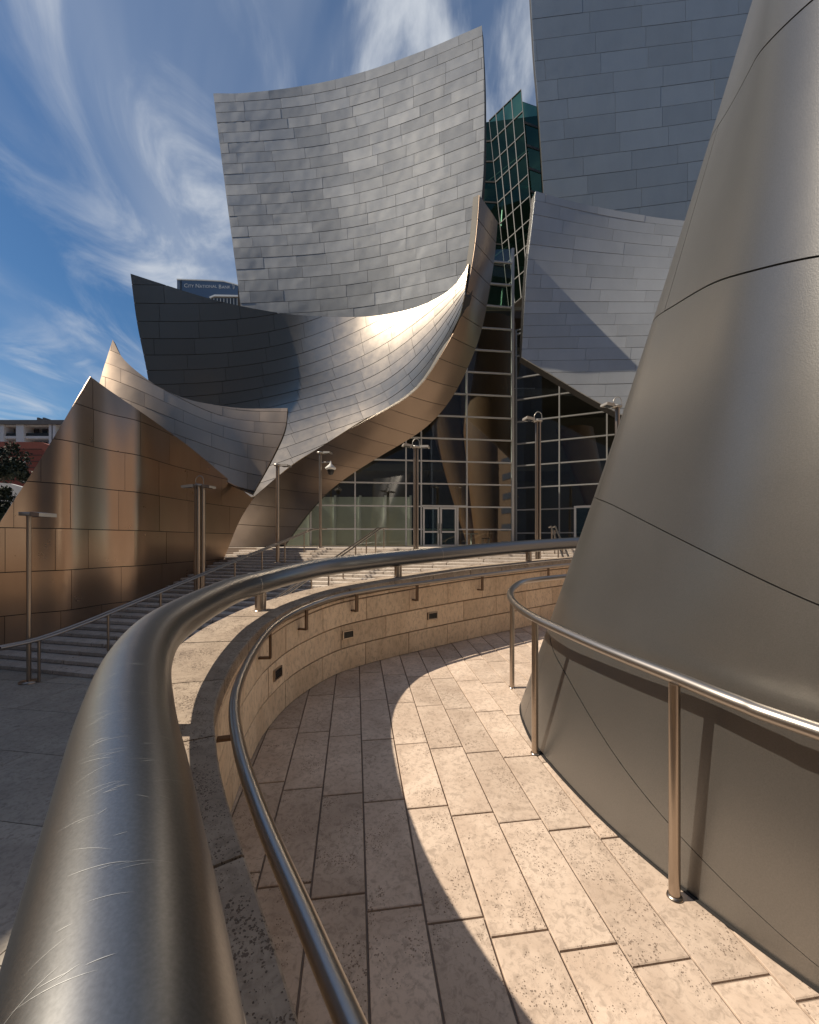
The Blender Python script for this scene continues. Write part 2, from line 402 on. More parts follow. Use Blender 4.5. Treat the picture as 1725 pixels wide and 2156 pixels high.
MT['frame2'] = plain('grey_shaded_frame', (0.26, 0.265, 0.265), 0.45, 0.2, 0.06)  # right wall's shade put into the frame colour; plain grey on the tower
MT['paver'] = travertine('paver_stone', (0.655, 0.535, 0.437), (0.49, 0.385, 0.305), 0.7, 150.0, (1, 1, 1), 0.24, pth=(0.80, 0.06), pitcol=(0.16, 0.11, 0.08))
MT['block'] = travertine('wall_stone', (0.86, 0.675, 0.49), (0.70, 0.525, 0.365), 0.5, 90.0, (1, 1, 0.5), 0.16, bump=0.0015, pth=(0.5, 0.05))
MT['coping'] = travertine('coping_stone', (0.47, 0.385, 0.305), (0.345, 0.275, 0.215), 0.75, 210.0, (1, 1, 1), 0.14, bump=0.003, pth=(0.85, 0.5))
MT['step'] = travertine('step_stone', (0.66, 0.59, 0.52), (0.50, 0.44, 0.38), 0.5, 14.0, (1, 1, 1), 0.25, bump=0.004)
MT['concrete'] = travertine('plaza_concrete', (0.44, 0.40, 0.34), (0.34, 0.305, 0.26), 0.3, 40.0, (0.5, 0.5, 1), 0.2, bump=0.0008)
MT['mortar'] = plain('mortar', (0.24, 0.185, 0.145), 0.9, 0, 0.3, 60)
MT['ground'] = plain('ground_mat', (0.26, 0.24, 0.215), 0.85, 0, 0.15, 0.3)
MT['glass'] = glass('clear_glass', (0.64, 0.74, 0.67), 0.75)
MT['green'] = glass('green_glass', (0.12, 0.27, 0.21), (0.13, 0.27, 0.21))
MT['wood'] = plain('fir_panel', (0.11, 0.053, 0.023), 0.5, 0, 0.2, 2.0)
MT['inside'] = plain('dark_interior', (0.10, 0.085, 0.07), 0.8)
MT['insidefloor'] = plain('interior_floor', (0.25, 0.20, 0.15), 0.5)
MT['white'] = plain('white_paint', (0.72, 0.72, 0.70), 0.6, 0, 0.05)
MT['brick'] = plain('red_brick', (0.26, 0.075, 0.055), 0.85, 0, 0.2, 6)
MT['pwall'] = plain('pale_panel', (0.66, 0.68, 0.62), 0.4, 0, 0.25, 0.8)
MT['roof'] = plain('dark_roof', (0.10, 0.10, 0.105), 0.8, 0, 0.3, 1.0)
MT['window'] = plain('dark_window', (0.03, 0.035, 0.045), 0.15)
MT['bank'] = plain('navy_cladding', (0.055, 0.09, 0.16), 0.35)
MT['letter'] = plain('sign_letters', (0.42, 0.45, 0.5), 0.5)
MT['black'] = plain('black_plastic', (0.015, 0.015, 0.016), 0.35)
MT['brown'] = plain('bracket_metal', (0.16, 0.105, 0.07), 0.45, 0.7)
MT['lamp'] = plain('lamp_housing', (0.45, 0.43, 0.40), 0.4, 0.7)

# ------------------------------------------------------------------ the ground
g = MB(); g.add([(-3000, -3000, -1.62), (3000, -3000, -1.62), (3000, 3000, -1.62), (-3000, 3000, -1.62)], [(0, 1, 2, 3)])
tag(g.build('ground', MT['ground']), 'flat city ground reaching out to the horizon', None, None, 'structure')

# curve of the low stone wall (its inner face), near to far
wall_pts = [(1.3, -2.6), (0.98, -1.9), (0.66, -1.1), (0.34, -0.35), (0.08, 0.2), (-0.17, 0.6), (-0.49, 1.08), (-0.645, 1.35), (-0.785, 1.65), (-0.92, 2.15), (-0.985, 2.6),
            (-1.0, 2.9), (-0.94, 3.35), (-0.74, 3.83), (-0.445, 4.16), (0.2, 4.65), (1.41, 5.47), (2.6, 6.2), (4.4, 7.0)]
wc = catmull([(a, b, 0) for a, b in wall_pts], 16)
ws = [0.0]
for a, b in zip(wc, wc[1:]): ws.append(ws[-1] + (b - a).length)
WLEN = ws[-1]; wx = np.array([p.x for p in wc]); wy = np.array([p.y for p in wc])
def wall_at(s, off=0.0):              # off > 0 is outwards (to the plaza)
    x, y = np.interp(s, ws, wx), np.interp(s, ws, wy); e = 0.06
    tx, ty = np.interp(s + e, ws, wx) - np.interp(s - e, ws, wx), np.interp(s + e, ws, wy) - np.interp(s - e, ws, wy); L = math.hypot(tx, ty)
    return Vector((x - ty / L * off, y + tx / L * off, 0))
def wall_s(X, Y): return ws[int(np.argmin((wx - X) ** 2 + (wy - Y) ** 2))]
WT = 0.365; WH = 0.76                   # wall thickness, height of its top above the ramp
def wz(s, h):
    y = float(np.interp(s, ws, wy)); return floor_z(y) + h * float(np.interp(y, [3.0, 3.6, 4.2, 5.0, 7.0], [1.0, 1.02, 1.06, 1.13, 1.17]))

# ramp bed
left = [wall_at(s, 0.2) for s in np.linspace(0, WLEN, 60)]
right = [Vector((8.0, 7.5, 0)), Vector((8.0, -2.6, 0))]
ring = [(p.x, p.y) for p in left + right]
m = MB(); n = len(ring)
m.add([(x, y, floor_z(y) - 0.010) for x, y in ring] + [(x, y, -1.62) for x, y in ring], [tuple(range(n))[::-1]] + [(i, (i + 1) % n, (i + 1) % n + n, i + n) for i in range(n)])
ramp_o = tag(m.build('ramp', MT['mortar']), 'sloping travertine paved ramp curving between low wall and steel shell', None, None, 'structure')

# pavers, laid in strips along one direction
ax = Vector((-0.132, 0.991, 0)).normalized(); ay = Vector((ax.y, -ax.x, 0))
PW, PL = 0.2185, 0.60
o0 = Vector((-0.117, 1.21, 0))
clipring = [(p.x, p.y) for p in [wall_at(s, 0.03) for s in np.linspace(0.9, WLEN - 0.4, 60)]] + [(4.6, 6.2), (3.2, -1.8)]
loc = [((Vector((x, y, 0)) - o0).dot(ay), (Vector((x, y, 0)) - o0).dot(ax)) for x, y in clipring]
def paver_mesh(poly):
    c = [(o0 + ay * a + ax * b) for a, b in poly]; k = len(c)
    cen = sum(c, Vector()) / k; bev = 0.004
    dz = random.uniform(-0.0012, 0.0012)
    top = [(p.x, p.y, floor_z(p.y) + dz - 0.0025) for p in c]
    ins = [p + (cen - p).normalized() * bev for p in c]
    it = [(p.x, p.y, floor_z(p.y) + dz) for p in ins]; bot = [(p.x, p.y, floor_z(p.y) - 0.05) for p in c]
    m = MB(); m.add(it, [tuple(range(k))]); m.add(it + top, [(i, i + k, (i + 1) % k + k, (i + 1) % k) for i in range(k)])
    m.add(top + bot, [(i, i + k, (i + 1) % k + k, (i + 1) % k) for i in range(k)])
    # outline order may be clockwise: make the tops face up
    me = m.mesh('paver')
    if me.polygons[0].normal.z < 0: me.flip_normals()
    return me
gp = 0.0085
for i in range(-16, 22):
    off = -0.078 * i + 0.355
    for j in range(-8, 12):
        poly = clip_rect(loc, i * PW + gp / 2, (i + 1) * PW - gp / 2, off + j * PL + gp / 2, off + (j + 1) * PL - gp / 2)
        if len(poly) < 3 or area(poly) < 0.002: continue
        link('paver', paver_mesh(poly), MT['paver'], ramp_o)

# ------------------------------------------------------------------ low curved stone wall
wall = thing('stone_wall', 'low curved tan travertine block wall along the left of the ramp', 'wall')
def arc_piece(s0, s1, off0, off1, h0, h1, seg=5, bev=0.004, bottom_abs=None):
    ss = np.linspace(s0, s1, seg + 1); m = MB(); vs = []
    for s in ss:
        a, b = wall_at(s, off0), wall_at(s, off1)
        zb0 = bottom_abs if bottom_abs is not None else wz(s, h0)
        vs += [(a.x, a.y, zb0), (a.x, a.y, wz(s, h1) - bev), (a.x + (b.x - a.x) * bev / max(0.01, abs(off1 - off0)), a.y + (b.y - a.y) * bev / max(0.01, abs(off1 - off0)), wz(s, h1)),
               (b.x, b.y, wz(s, h1)), (b.x, b.y, zb0)]
    fs = []
    for i in range(seg):
        for k in range(5):
            fs.append((i * 5 + k, i * 5 + (k + 1) % 5, (i + 1) * 5 + (k + 1) % 5, (i + 1) * 5 + k))
    fs += [(4, 3, 2, 1, 0), tuple(seg * 5 + k for k in range(5))]
    m.add(vs, fs); return m
arc_piece(0.05, WLEN - 0.05, 0.035, WT - 0.03, 0, WH - 0.075, 70, 0.002, -1.6).build('core', MT['mortar'], wall)
courses = [0.0, 0.215, 0.43, 0.645, WH - 0.078]
LIGHTS = [wall_s(-1.02, 3.05), wall_s(-0.60, 4.02), wall_s(0.27, 4.70)]
for r in range(4):
    s = 0.2 + (0.27 if r % 2 else 0.0) + random.uniform(0, 0.05)
    while s < WLEN - 0.8:
        L = 0.555
        if not (r == 3 and False):
            arc_piece(s + 0.003, s + L - 0.003, 0.0 + random.uniform(-0.0015, 0.0015), 0.06, courses[r] + 0.0055, courses[r + 1] - 0.0055, 4, 0.003).build('block', MT['block'], wall)
        s += L
s = 0.15
cop_s = []
while s < WLEN - 0.7:
    L = random.uniform(0.50, 0.60); cop_s.append(s)
    arc_piece(s + 0.004, s + L - 0.004, -0.008, WT, WH - 0.075, WH + random.uniform(-0.001, 0.001), 5, 0.005).build('coping_slab', MT['coping'], wall); s += L

# step lights sunk in the wall
for k, sl in enumerate(LIGHTS):
    lab = ['small dark step light in the wall nearest the big rail bend', 'small dark step light in the middle of the curved wall', 'small dark step light in the wall farthest along the ramp'][k]
    c = wall_at(sl, -0.004); t = (wall_at(sl + 0.05) - wall_at(sl - 0.05)).normalized(); nn = Vector((t.y, -t.x, 0)); z = wz(sl, 0.335)
    th = thing('step_light', lab, 'wall light', 'recessed step lights in the curved wall', (c.x, c.y, z)); o = Vector((0, 0, 0))
    fr = MB()
    for sgn in (-1, 1):
        fr.box(t * sgn * 0.064 + nn * 0.002, (0.012, 0.02, 0.082), t, nn); fr.box(Vector((0, 0, sgn * 0.036)) + nn * 0.002, (0.116, 0.02, 0.010), t, nn)
    fr.build('frame', MT['post'], th)
    p = MB(); p.box(-nn * 0.003, (0.118, 0.012, 0.064), t, nn); lens = p.build('lens', MT['black'], th)
    for q in (-0.016, 0.0, 0.016):
        b_ = MB(); b_.box(Vector((0, 0, q)) + nn * 0.005, (0.114, 0.006, 0.005), t, nn); b_.build('louvre', MT['joint'], th)

# big tube rail over the wall
def tube_h(Y): return float(np.interp(Y, [-2.6, 0.0, 0.5, 1.3, 2.2, 3.4, 4.3, 5.6, 7.2], [1.08, 1.08, 1.08, 1.05, 1.01, 0.98, 1.01, 1.065, 1.11]))
tubeR = 0.089
guard = thing('tube_guard_rail', 'thick brushed steel tube rail bending along the wall top', 'railing')
pts = []
for s in np.linspace(0.1, WLEN - 0.1, 34):
    p = wall_at(s, 0.205); pts.append((p.x, p.y, floor_z(p.y) + tube_h(p.y)))
cl = catmull(pts, 8); m = MB(); m.tube(cl, tubeR, 48); tb_o = m.build('tube', MT['tube'], guard)
for (X, Y) in [(-0.99, 3.05), (0.5, 4.85)]:
    q = wall_at(wall_s(X, Y), 0.205); k = min(range(len(cl)), key=lambda i: (cl[i].x - q.x) ** 2 + (cl[i].y - q.y) ** 2); d_ = (cl[k + 1] - cl[k - 1]).normalized()
    m = MB(); m.tube([cl[k] + d_ * t_ for t_ in (-0.004, -0.002, 0.002, 0.004)], tubeR, 48, False, [tubeR - 0.001, tubeR + 0.0011, tubeR + 0.0011, tubeR - 0.001]); m.build('weld_seam', MT['rail'], tb_o)
# hairline scratches left by rings and bags on the near end of the tube
rs = random.Random(11); sc_m = MB()
near = [i for i, p in enumerate(cl) if 0.30 < p.y < 1.75]
for _ in range(120):
    i0 = rs.choice(near); th = rs.gauss(1.75, 0.42); L = rs.uniform(0.012, 0.05) * rs.choice((0.6, 1, 1.3)); slope = rs.gauss(0.25, 0.30); bow = rs.uniform(-0.12, 0.12); wd = rs.uniform(0.00012, 0.00032); jo = rs.uniform(-0.012, 0.012)
    d_ = (cl[i0 + 1] - cl[i0 - 1]).normalized(); sd = d_.cross(Vector((0, 0, 1))).normalized(); up = sd.cross(d_); v_ = []
    for k in range(8):
        t_ = k / 7 - 0.5; al = t_ * L * slope + bow * L * (t_ * t_); an = th + t_ * L / tubeR; w_ = wd * (1 - 4 * t_ * t_) + 0.00002
        rad = (up * math.sin(an) - sd * -math.cos(an)) * 1.0; c_ = cl[i0] + d_ * (al + jo)
        v_ += [c_ + rad * (tubeR + 0.0003) + d_ * w_, c_ + rad * (tubeR + 0.0003) - d_ * w_]
    sc_m.add(v_, [(2 * k, 2 * k + 1, 2 * k + 3, 2 * k + 2) for k in range(7)])
tag(sc_m.build('scratch_marks', plain('bright_scratch', (0.42, 0.43, 0.43), 0.5, 0.7), tb_o), None, None, None, 'stuff')
for (X, Y) in [(-0.72, 1.5), (-0.975, 3.2), (-0.02, 4.5), (1.85, 5.75), (-0.05, 0.45), (0.6, -0.95)]:
    s = wall_s(X, Y); p = wall_at(s, 0.205); z0 = wz(s, WH); z1 = floor_z(p.y) + tube_h(p.y) - 0.04
    m = MB(); m.tube([(p.x, p.y, z0 - 0.002), (p.x, p.y, z1)], 0.043, 20); po = m.build('post', MT['post'], guard)
    m = MB(); m.lathe((p.x, p.y, z0), [(0.0, 0.006), (0.048, 0.006), (0.052, 0.0)], 20); m.build('collar', MT['post'], po)

# thin handrail fixed to the inner face of the wall
hr = thing('wall_handrail', 'thin polished steel handrail bracketed to the curved stone wall', 'handrail')
def hr_h(Y): return float(np.interp(Y, [-2, 0.6, 2.0, 3.3, 4.6, 5.6, 7], [0.74, 0.74, 0.745, 0.755, 0.775, 0.80, 0.82]))
pts = []
for s in np.linspace(0.3, WLEN - 0.5, 34):
    p = wall_at(s, -0.075); pts.append((p.x, p.y, floor_z(p.y) + hr_h(p.y)))
m = MB(); m.tube(catmull(pts, 8), 0.021, 20); m.build('rail', MT['rail'], hr)
for (X, Y) in [(0.2, -0.05), (-0.80, 1.75), (-1.0, 2.72), (-0.93, 3.4), (-0.57, 4.05), (0.02, 4.52), (0.85, 5.1), (1.9, 5.8)]:
    s = wall_s(X, Y); a = wall_at(s, -0.075); b = wall_at(s, 0.004); z1 = floor_z(a.y) + hr_h(a.y) - 0.015; z0 = z1 - 0.165
    t = (wall_at(s + 0.05) - wall_at(s - 0.05)).normalized(); nn = Vector((t.y, -t.x, 0))
    m = MB(); m.box((a.x, a.y, (z0 + z1) / 2), (0.034, 0.012, z1 - z0), t, nn)
    mid = (a + b) / 2; m.box((mid.x, mid.y, z0 - 0.005), (0.0336, (a - b).length + 0.010, 0.0125), t, nn); m.build('bracket', MT['brown'], hr)

# handrail standing in front of the big steel shell on the right
rr = thing('ramp_handrail', 'freestanding steel handrail curving round the large right hand shell', 'handrail')
rp = [(2.3, -0.6), (1.75, 0.3), (1.22, 1.22), (1.13, 1.41), (1.053, 1.646), (0.944, 1.975), (0.84, 2.38), (0.785, 2.66), (0.775, 3.0), (0.825, 3.37), (0.955, 3.74), (1.154, 4.07), (1.6, 4.36), (2.4, 4.75)]
m = MB(); m.tube(catmull([(x, y, floor_z(y) + 0.86) for x, y in rp], 8), 0.026, 24); m.build('rail', MT['rail'], rr)
for (x, y) in [(1.046, 1.62), (0.795, 2.60), (0.90, 3.60), (2.05, 4.58), (1.85, 0.15)]:
    z = floor_z(y); m = MB(); m.tube([(x, y, z), (x, y, z + 0.84)], 0.0205, 20); po = m.build('post', MT['post'], rr)
    m = MB(); m.lathe((x, y, z), [(0.0, 0.009), (0.026, 0.009), (0.029, 0.0)], 20); m.build('collar', MT['post'], po)

# ------------------------------------------------------------------ plaza, stairs, landing
plaza = MB(); plaza.bbox((-40, -12, -1.615), (9, 22, -1.525)); plz = tag(plaza.build('plaza', MT['mortar']), 'pale concrete plaza below the ramp at the left', None, None, 'structure')
pa = Vector((math.cos(math.radians(-9)), math.sin(math.radians(-9)), 0)); pb = Vector((-pa.y, pa.x, 0)); slab = {}
for i in range(-9, 2):
    for j in range(-5, 8):
        c = Vector((-1.2, 2.0, -1.54)) + pa * (i * 1.9 + (0.95 if j % 2 else 0)) + pb * (j * 1.25)
        if c.x > 0.5 or c.x < -18 or (c.x > -2.2 and c.y < 6): 
            if not (c.x < -0.9 and c.y < 0.5): pass
        if c.x > 0.6: continue
        if not slab:
            q = MB(); q.box((0, 0, 0), (1.89, 1.24, 0.08), pa, pb); slab['m'] = q.mesh('paving_slab')
        o = link('paving_slab', slab['m'], MT['concrete'], plz); o.location = c + Vector((0, 0, random.uniform(-0.001, 0.001)))

er = Vector((0.972, -0.235, 0)); ef = Vector((0.235, 0.972, 0)); SB = Vector((-7.0, 9.0, 0)); NST, TR, RI = 27, 0.405, 0.1
stairs = thing('stone_stairs', 'broad flight of pale stone steps climbing to the glass doors', 'stairs')
def st(a, b, z): p = SB + er * a + ef * b; return Vector((p.x, p.y, z))
prof = [(0.03, -1.6)]
for k in range(NST): prof += [(k * TR + 0.03, -1.5 + RI * (k + 1) - 0.02), ((k + 1) * TR + 0.03, -1.5 + RI * (k + 1) - 0.02)]
prof += [(NST * TR + 0.03, -1.6)]
m = MB(); n = len(prof); m.add([st(-6, b, z) for b, z in prof] + [st(16.5, b, z) for b, z in prof], [(i, (i + 1) % n, (i + 1) % n + n, i + n) for i in range(n)])
m.build('bed', MT['mortar'], stairs)
bl = {}
def step_block(L):
    key = round(L, 2)
    if key not in bl:
        bm = bmesh.new(); bmesh.ops.create_cube(bm, size=1)
        for v in bm.verts: v.co = Vector((v.co.x * (key - 0.03), v.co.y * 0.43, v.co.z * (RI - 0.010)))
        bmesh.ops.bevel(bm, geom=[e for e in bm.edges], offset=0.009, segments=1, affect='EDGES')
        me = bpy.data.meshes.new('step_block'); bm.to_mesh(me); bm.free(); bl[key] = me
    return bl[key]
rot = math.atan2(er.y, er.x)
for k in range(NST):
    a = -5.4 + random.uniform(0, 1.2) - (0 if k < 9 else -1.2); end = 14.0
    while a < end:
        L = random.choice([1.7, 2.0, 2.3]); o = link('step_block', step_block(L), MT['step'], stairs)
        p = st(a + L / 2, k * TR + 0.215, -1.5 + RI * (k + 1) - RI / 2 - 0.004); o.location = p; o.rotation_euler = (0, 0, rot); a += L
m = MB(); q = [st(-6, NST * TR + 0.02, 0), st(16.5, NST * TR + 0.02, 0), Vector((30, 60, 0)), Vector((-12, 60, 0))]
m.add([(p.x, p.y, 1.2) for p in q] + [(p.x, p.y, -1.6) for p in q], [(0, 1, 2, 3)] + [(i, i + 4, (i + 1) % 4 + 4, (i + 1) % 4) for i in range(4)])
tag(m.build('landing', MT['step']), 'stone landing at the top of the steps before the doors', None, None, 'structure')
def stair_z(p):
    b = (Vector((p[0], p[1], 0)) - SB).dot(ef); k = max(0, min(NST, int(b / TR) + 1)) if b > 0 else 0
    return -1.5 + RI * k - 0.004 * (k > 0)

# ------------------------------------------------------------------ steel shells
GRP = 'steel clad volumes of the concert hall'
def shell(label, rows, segs, mat, vbr, cuts, name='steel_shell', gap=0.035, thick=0.05, nu=4, nv=2, tilt=0.006, back=-0.35, warp=0.0, bn=(26, 16), jit=0.006):
    t = thing(name, label, 'building shell', GRP)
    P = Patch([[W(*p) for p in r] for r in rows]); o = P.inv(smooth_outline(segs))
    backing(t, P, inset(o, 0.004), MT['joint'], *bn, back=back)
    vb = vbr(P) if callable(vbr) else vbr
    k = panels(t, P, o, vb, cuts(P) if not isinstance(cuts, tuple) else stagger(P.C, *cuts), mat, gap, thick, nu, nv, tilt, warp=warp, jit=jit, gapu=gap * 0.45)
    print(label[:40], 'panels', k); return t, P
lin = lambda a, b, n: list(np.linspace(a, b, n + 1))

# tall tower with concave face
def lv(z, pts): return [(px, py, (z - EYE) * F / (CY - py)) for px, py in pts]
tower_rows = [
    lv(9.0, [(520, 916), (690, 913), (840, 901), (1000, 880)]),
    lv(17.5, [(505, 651), (685, 642), (838, 621), (1002, 584)]),
    lv(25.0, [(478, 418), (668, 405), (834, 368), (1016, 302)]),
    lv(32.0, [(450, 198), (650, 180), (830, 131), (1015, 55)]),
    lv(38.0, [(426, 10), (632, -14), (826, -72), (1011, -160)])]
shell('tall silver steel shell with concave face rising against the sky', tower_rows,
      [[(450, 198), (520, 197), (650, 180), (800, 140), (900, 105), (1015, 55)], [(1015, 55), (1020, 180), (1019, 350), (1010, 480), (1004, 700)], [(1004, 700), (515, 740)], [(515, 740), (507, 640), (478, 418), (450, 198)]],
      MT['tower'], lin(0.85, 3.0, 22), (0.372, -0.15, -0.5, 0.06), gap=0.030, tilt=0.010, back=-0.6)

# wide sweeping shell with overhanging lip
sweep_rows = [
    [(280, 1090, 24.4), (560, 1046, 22.9), (720, 965, 22.9), (862, 885, 21.7), (955, 765, 20.3), (996, 606, 19.0)],
    [(285, 930, 24.5), (490, 905, 24.6), (680, 858, 24.2), (812, 810, 22.6), (915, 715, 20.7), (998, 586, 19.0)],
    [(280, 770, 24.4), (470, 765, 24.6), (635, 735, 24.8), (780, 675, 23.5), (900, 610, 21.2), (1001, 556, 19.0)],
    [(270, 560, 24.0), (450, 562, 24.4), (620, 543, 24.9), (775, 505, 24.4), (900, 470, 21.9), (1008, 400, 19.0)]]
lip = [(1008, 410), (1004, 470), (994, 552), (980, 621), (966, 673), (934, 737), (894, 801), (854, 839), (814, 863), (766, 885), (718, 915), (674, 943), (614, 981), (538, 1045)]
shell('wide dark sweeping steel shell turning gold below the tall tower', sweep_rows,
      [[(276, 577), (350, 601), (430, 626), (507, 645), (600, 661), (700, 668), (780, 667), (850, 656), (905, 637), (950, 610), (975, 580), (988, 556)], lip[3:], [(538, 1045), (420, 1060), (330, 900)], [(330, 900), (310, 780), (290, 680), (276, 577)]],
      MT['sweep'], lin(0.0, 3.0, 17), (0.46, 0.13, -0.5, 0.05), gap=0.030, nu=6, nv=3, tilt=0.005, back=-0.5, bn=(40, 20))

# soffit strip under the lip
outer = [(1047, 467), (1042, 530), (1034, 590), (1028, 621), (1014, 693), (990, 761), (962, 821), (926, 869), (890, 905), (834, 941), (746, 995), (686, 1041), (646, 1085), (602, 1147)]
inn = lip[:-1] + [(538, 1045), (500, 1100), (478, 1152)]
def resample(pts, n):
    c = catmull([(a, b, 0) for a, b in pts], 8); d = [0]
    for a, b in zip(c, c[1:]): d.append(d[-1] + (b - a).length)
    t = np.linspace(0, d[-1], n); return list(zip(np.interp(t, d, [p.x for p in c]), np.interp(t, d, [p.y for p in c])))
ri, ro = resample(inn, 12), resample(outer, 12)
yi = np.interp(np.linspace(0, 1, 12), [0, 0.2, 0.35, 0.5, 0.62, 0.75, 0.88, 1], [19.0, 19.35, 20.3, 21.5, 22.4, 22.8, 22.85, 21.4])
yo = np.interp(np.linspace(0, 1, 12), [0, 0.35, 0.6, 0.85, 1], [20.9, 21.7, 22.9, 23.15, 22.0])
strip_rows = [[(x, y, d) for (x, y), d in zip(ro, yo)], [((a[0] + b[0]) / 2 + 2, (a[1] + b[1]) / 2 + 2, (c + d) / 2 - 0.15) for a, b, c, d in zip(ri, ro, yi, yo)], [(x, y, d - 0.02) for (x, y), d in zip(ri, yi)]]
t = thing('steel_shell', 'narrow brown steel soffit strip curving under the sweeping shell', 'building shell', GRP)
P = Patch([[W(*p) for p in r] for r in strip_rows]); full = [(0, 0), (11, 0), (11, 2), (0, 2)]
backing(t, P, full, MT['joint'], 40, 4, back=-0.3)
panels(t, P, full, [0, 2], lambda r: lin(0, 11, 19), MT['strip'], 0.028, 0.03, 4, 4, 0.006)

# low steel shell beside the stairs, bronze reflection in its colour
def colY(px): return float(np.interp(px, [-150, 0, 150, 300, 400, 470, 540, 600], [9.9, 10.5, 11.6, 13.6, 16.2, 18.4, 20.8, 22.5]))
zl = [-1.7, 0.42, 2.95, 5.46, 7.6]
pxs = [[-160, -90, -30, 30, 85, 140, 190, 240, 290, 335, 375, 415, 455, 500, 560]] * 5
und = dict(zip(pxs[0], [0, 0.0, -0.015, 0.03, 0.0, -0.03, 0.015, 0.04, -0.03, -0.03, 0.04, -0.01, 0.03, -0.02, 0]))
br = []
for z in zl:
    row = []
    for px in pxs[0]:
        Y = colY(px) + {-1.7: 0.05, 0.42: -0.05, 2.95: 0.0, 5.46: 0.2, 7.6: 0.55}[z] + und[px]
        row.append((px, CY - (z - EYE) * F / Y, Y))
    br.append(row)
bz = [0 + (z - zl[0]) for z in zl]
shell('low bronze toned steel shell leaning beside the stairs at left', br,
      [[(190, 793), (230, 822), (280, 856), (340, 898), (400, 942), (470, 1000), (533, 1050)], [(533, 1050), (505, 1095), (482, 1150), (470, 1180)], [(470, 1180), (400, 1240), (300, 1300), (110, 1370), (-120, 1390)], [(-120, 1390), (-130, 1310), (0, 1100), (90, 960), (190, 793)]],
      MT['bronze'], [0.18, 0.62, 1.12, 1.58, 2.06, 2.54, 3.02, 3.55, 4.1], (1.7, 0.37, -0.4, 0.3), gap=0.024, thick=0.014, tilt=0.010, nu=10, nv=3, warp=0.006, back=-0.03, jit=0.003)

# second shell behind it, warm reflection in its colour
cols2 = [(150, 18.6), (240, 18.3), (340, 18.5), (440, 19.2), (530, 19.9), (630, 20.2)]
s2 = [[(px, py, Y + dd) for (px, Y), py in zip(cols2, pys)] for dd, pys in
      ((-0.8, (960, 960, 990, 1020, 1045, 1060)), (0.0, (800, 825, 865, 905, 930, 940)), (0.9, (690, 716, 775, 835, 850, 850)), (1.9, (560, 600, 690, 770, 790, 790)))]
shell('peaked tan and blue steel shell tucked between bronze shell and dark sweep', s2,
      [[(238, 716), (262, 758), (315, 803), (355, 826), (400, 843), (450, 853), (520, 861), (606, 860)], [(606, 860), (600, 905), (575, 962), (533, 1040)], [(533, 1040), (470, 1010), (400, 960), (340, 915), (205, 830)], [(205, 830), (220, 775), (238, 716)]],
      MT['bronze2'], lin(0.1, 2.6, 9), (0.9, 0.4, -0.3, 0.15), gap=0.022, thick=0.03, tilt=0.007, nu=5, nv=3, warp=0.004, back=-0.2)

# tall blue shell at right
tall_rows = [[(1150, 560, 29.0), (1300, 545, 28.2), (1450, 528, 27.6), (1640, 505, 27.0)],
             [(1143, 330, 29.3), (1300, 311, 28.6), (1450, 291, 28.0), (1640, 262, 27.4)],
             [(1126, 80, 29.8), (1300, 58, 29.1), (1450, 40, 28.5), (1640, 15, 27.9)],
             [(1108, -180, 30.4), (1300, -205, 29.7), (1450, -225, 29.1), (1640, -250, 28.5)]]
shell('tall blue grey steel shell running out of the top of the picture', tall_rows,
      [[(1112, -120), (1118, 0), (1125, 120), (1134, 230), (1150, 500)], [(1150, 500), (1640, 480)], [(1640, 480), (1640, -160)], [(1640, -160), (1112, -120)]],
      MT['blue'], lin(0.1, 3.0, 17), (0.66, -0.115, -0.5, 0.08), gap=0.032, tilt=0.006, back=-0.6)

# middle right shell with the cast shadow
mid_rows = [[(1080, 880, 19.0), (1230, 885, 18.9), (1400, 880, 18.7), (1560, 870, 18.4)],
            [(1098, 735, 19.7), (1250, 733, 19.8), (1400, 730, 19.6), (1560, 722, 19.2)],
            [(1108, 580, 20.4), (1270, 588, 20.9), (1420, 592, 20.8), (1570, 590, 20.4)],
            [(1125, 400, 21.2), (1290, 440, 22.0), (1440, 462, 22.1), (1580, 470, 21.8)],
            [(1138, 280, 21.8), (1300, 330, 22.9), (1455, 360, 23.2), (1590, 370, 22.9)]]
shell('lilac grey steel shell with diagonal lower edge above the right hand glass', mid_rows,
      [[(1127, 404), (1200, 425), (1300, 446), (1400, 462), (1520, 474)], [(1520, 474), (1520, 985)], [(1520, 985), (1420, 932), (1307, 873), (1236, 835), (1166, 793), (1098, 753)], [(1098, 753), (1103, 660), (1110, 555), (1120, 470), (1127, 404)]],
      MT['slate'], lin(-0.2, 3.2, 20), (0.66, -0.175, -0.4, 0.05), gap=0.022, tilt=0.006, back=-0.4)

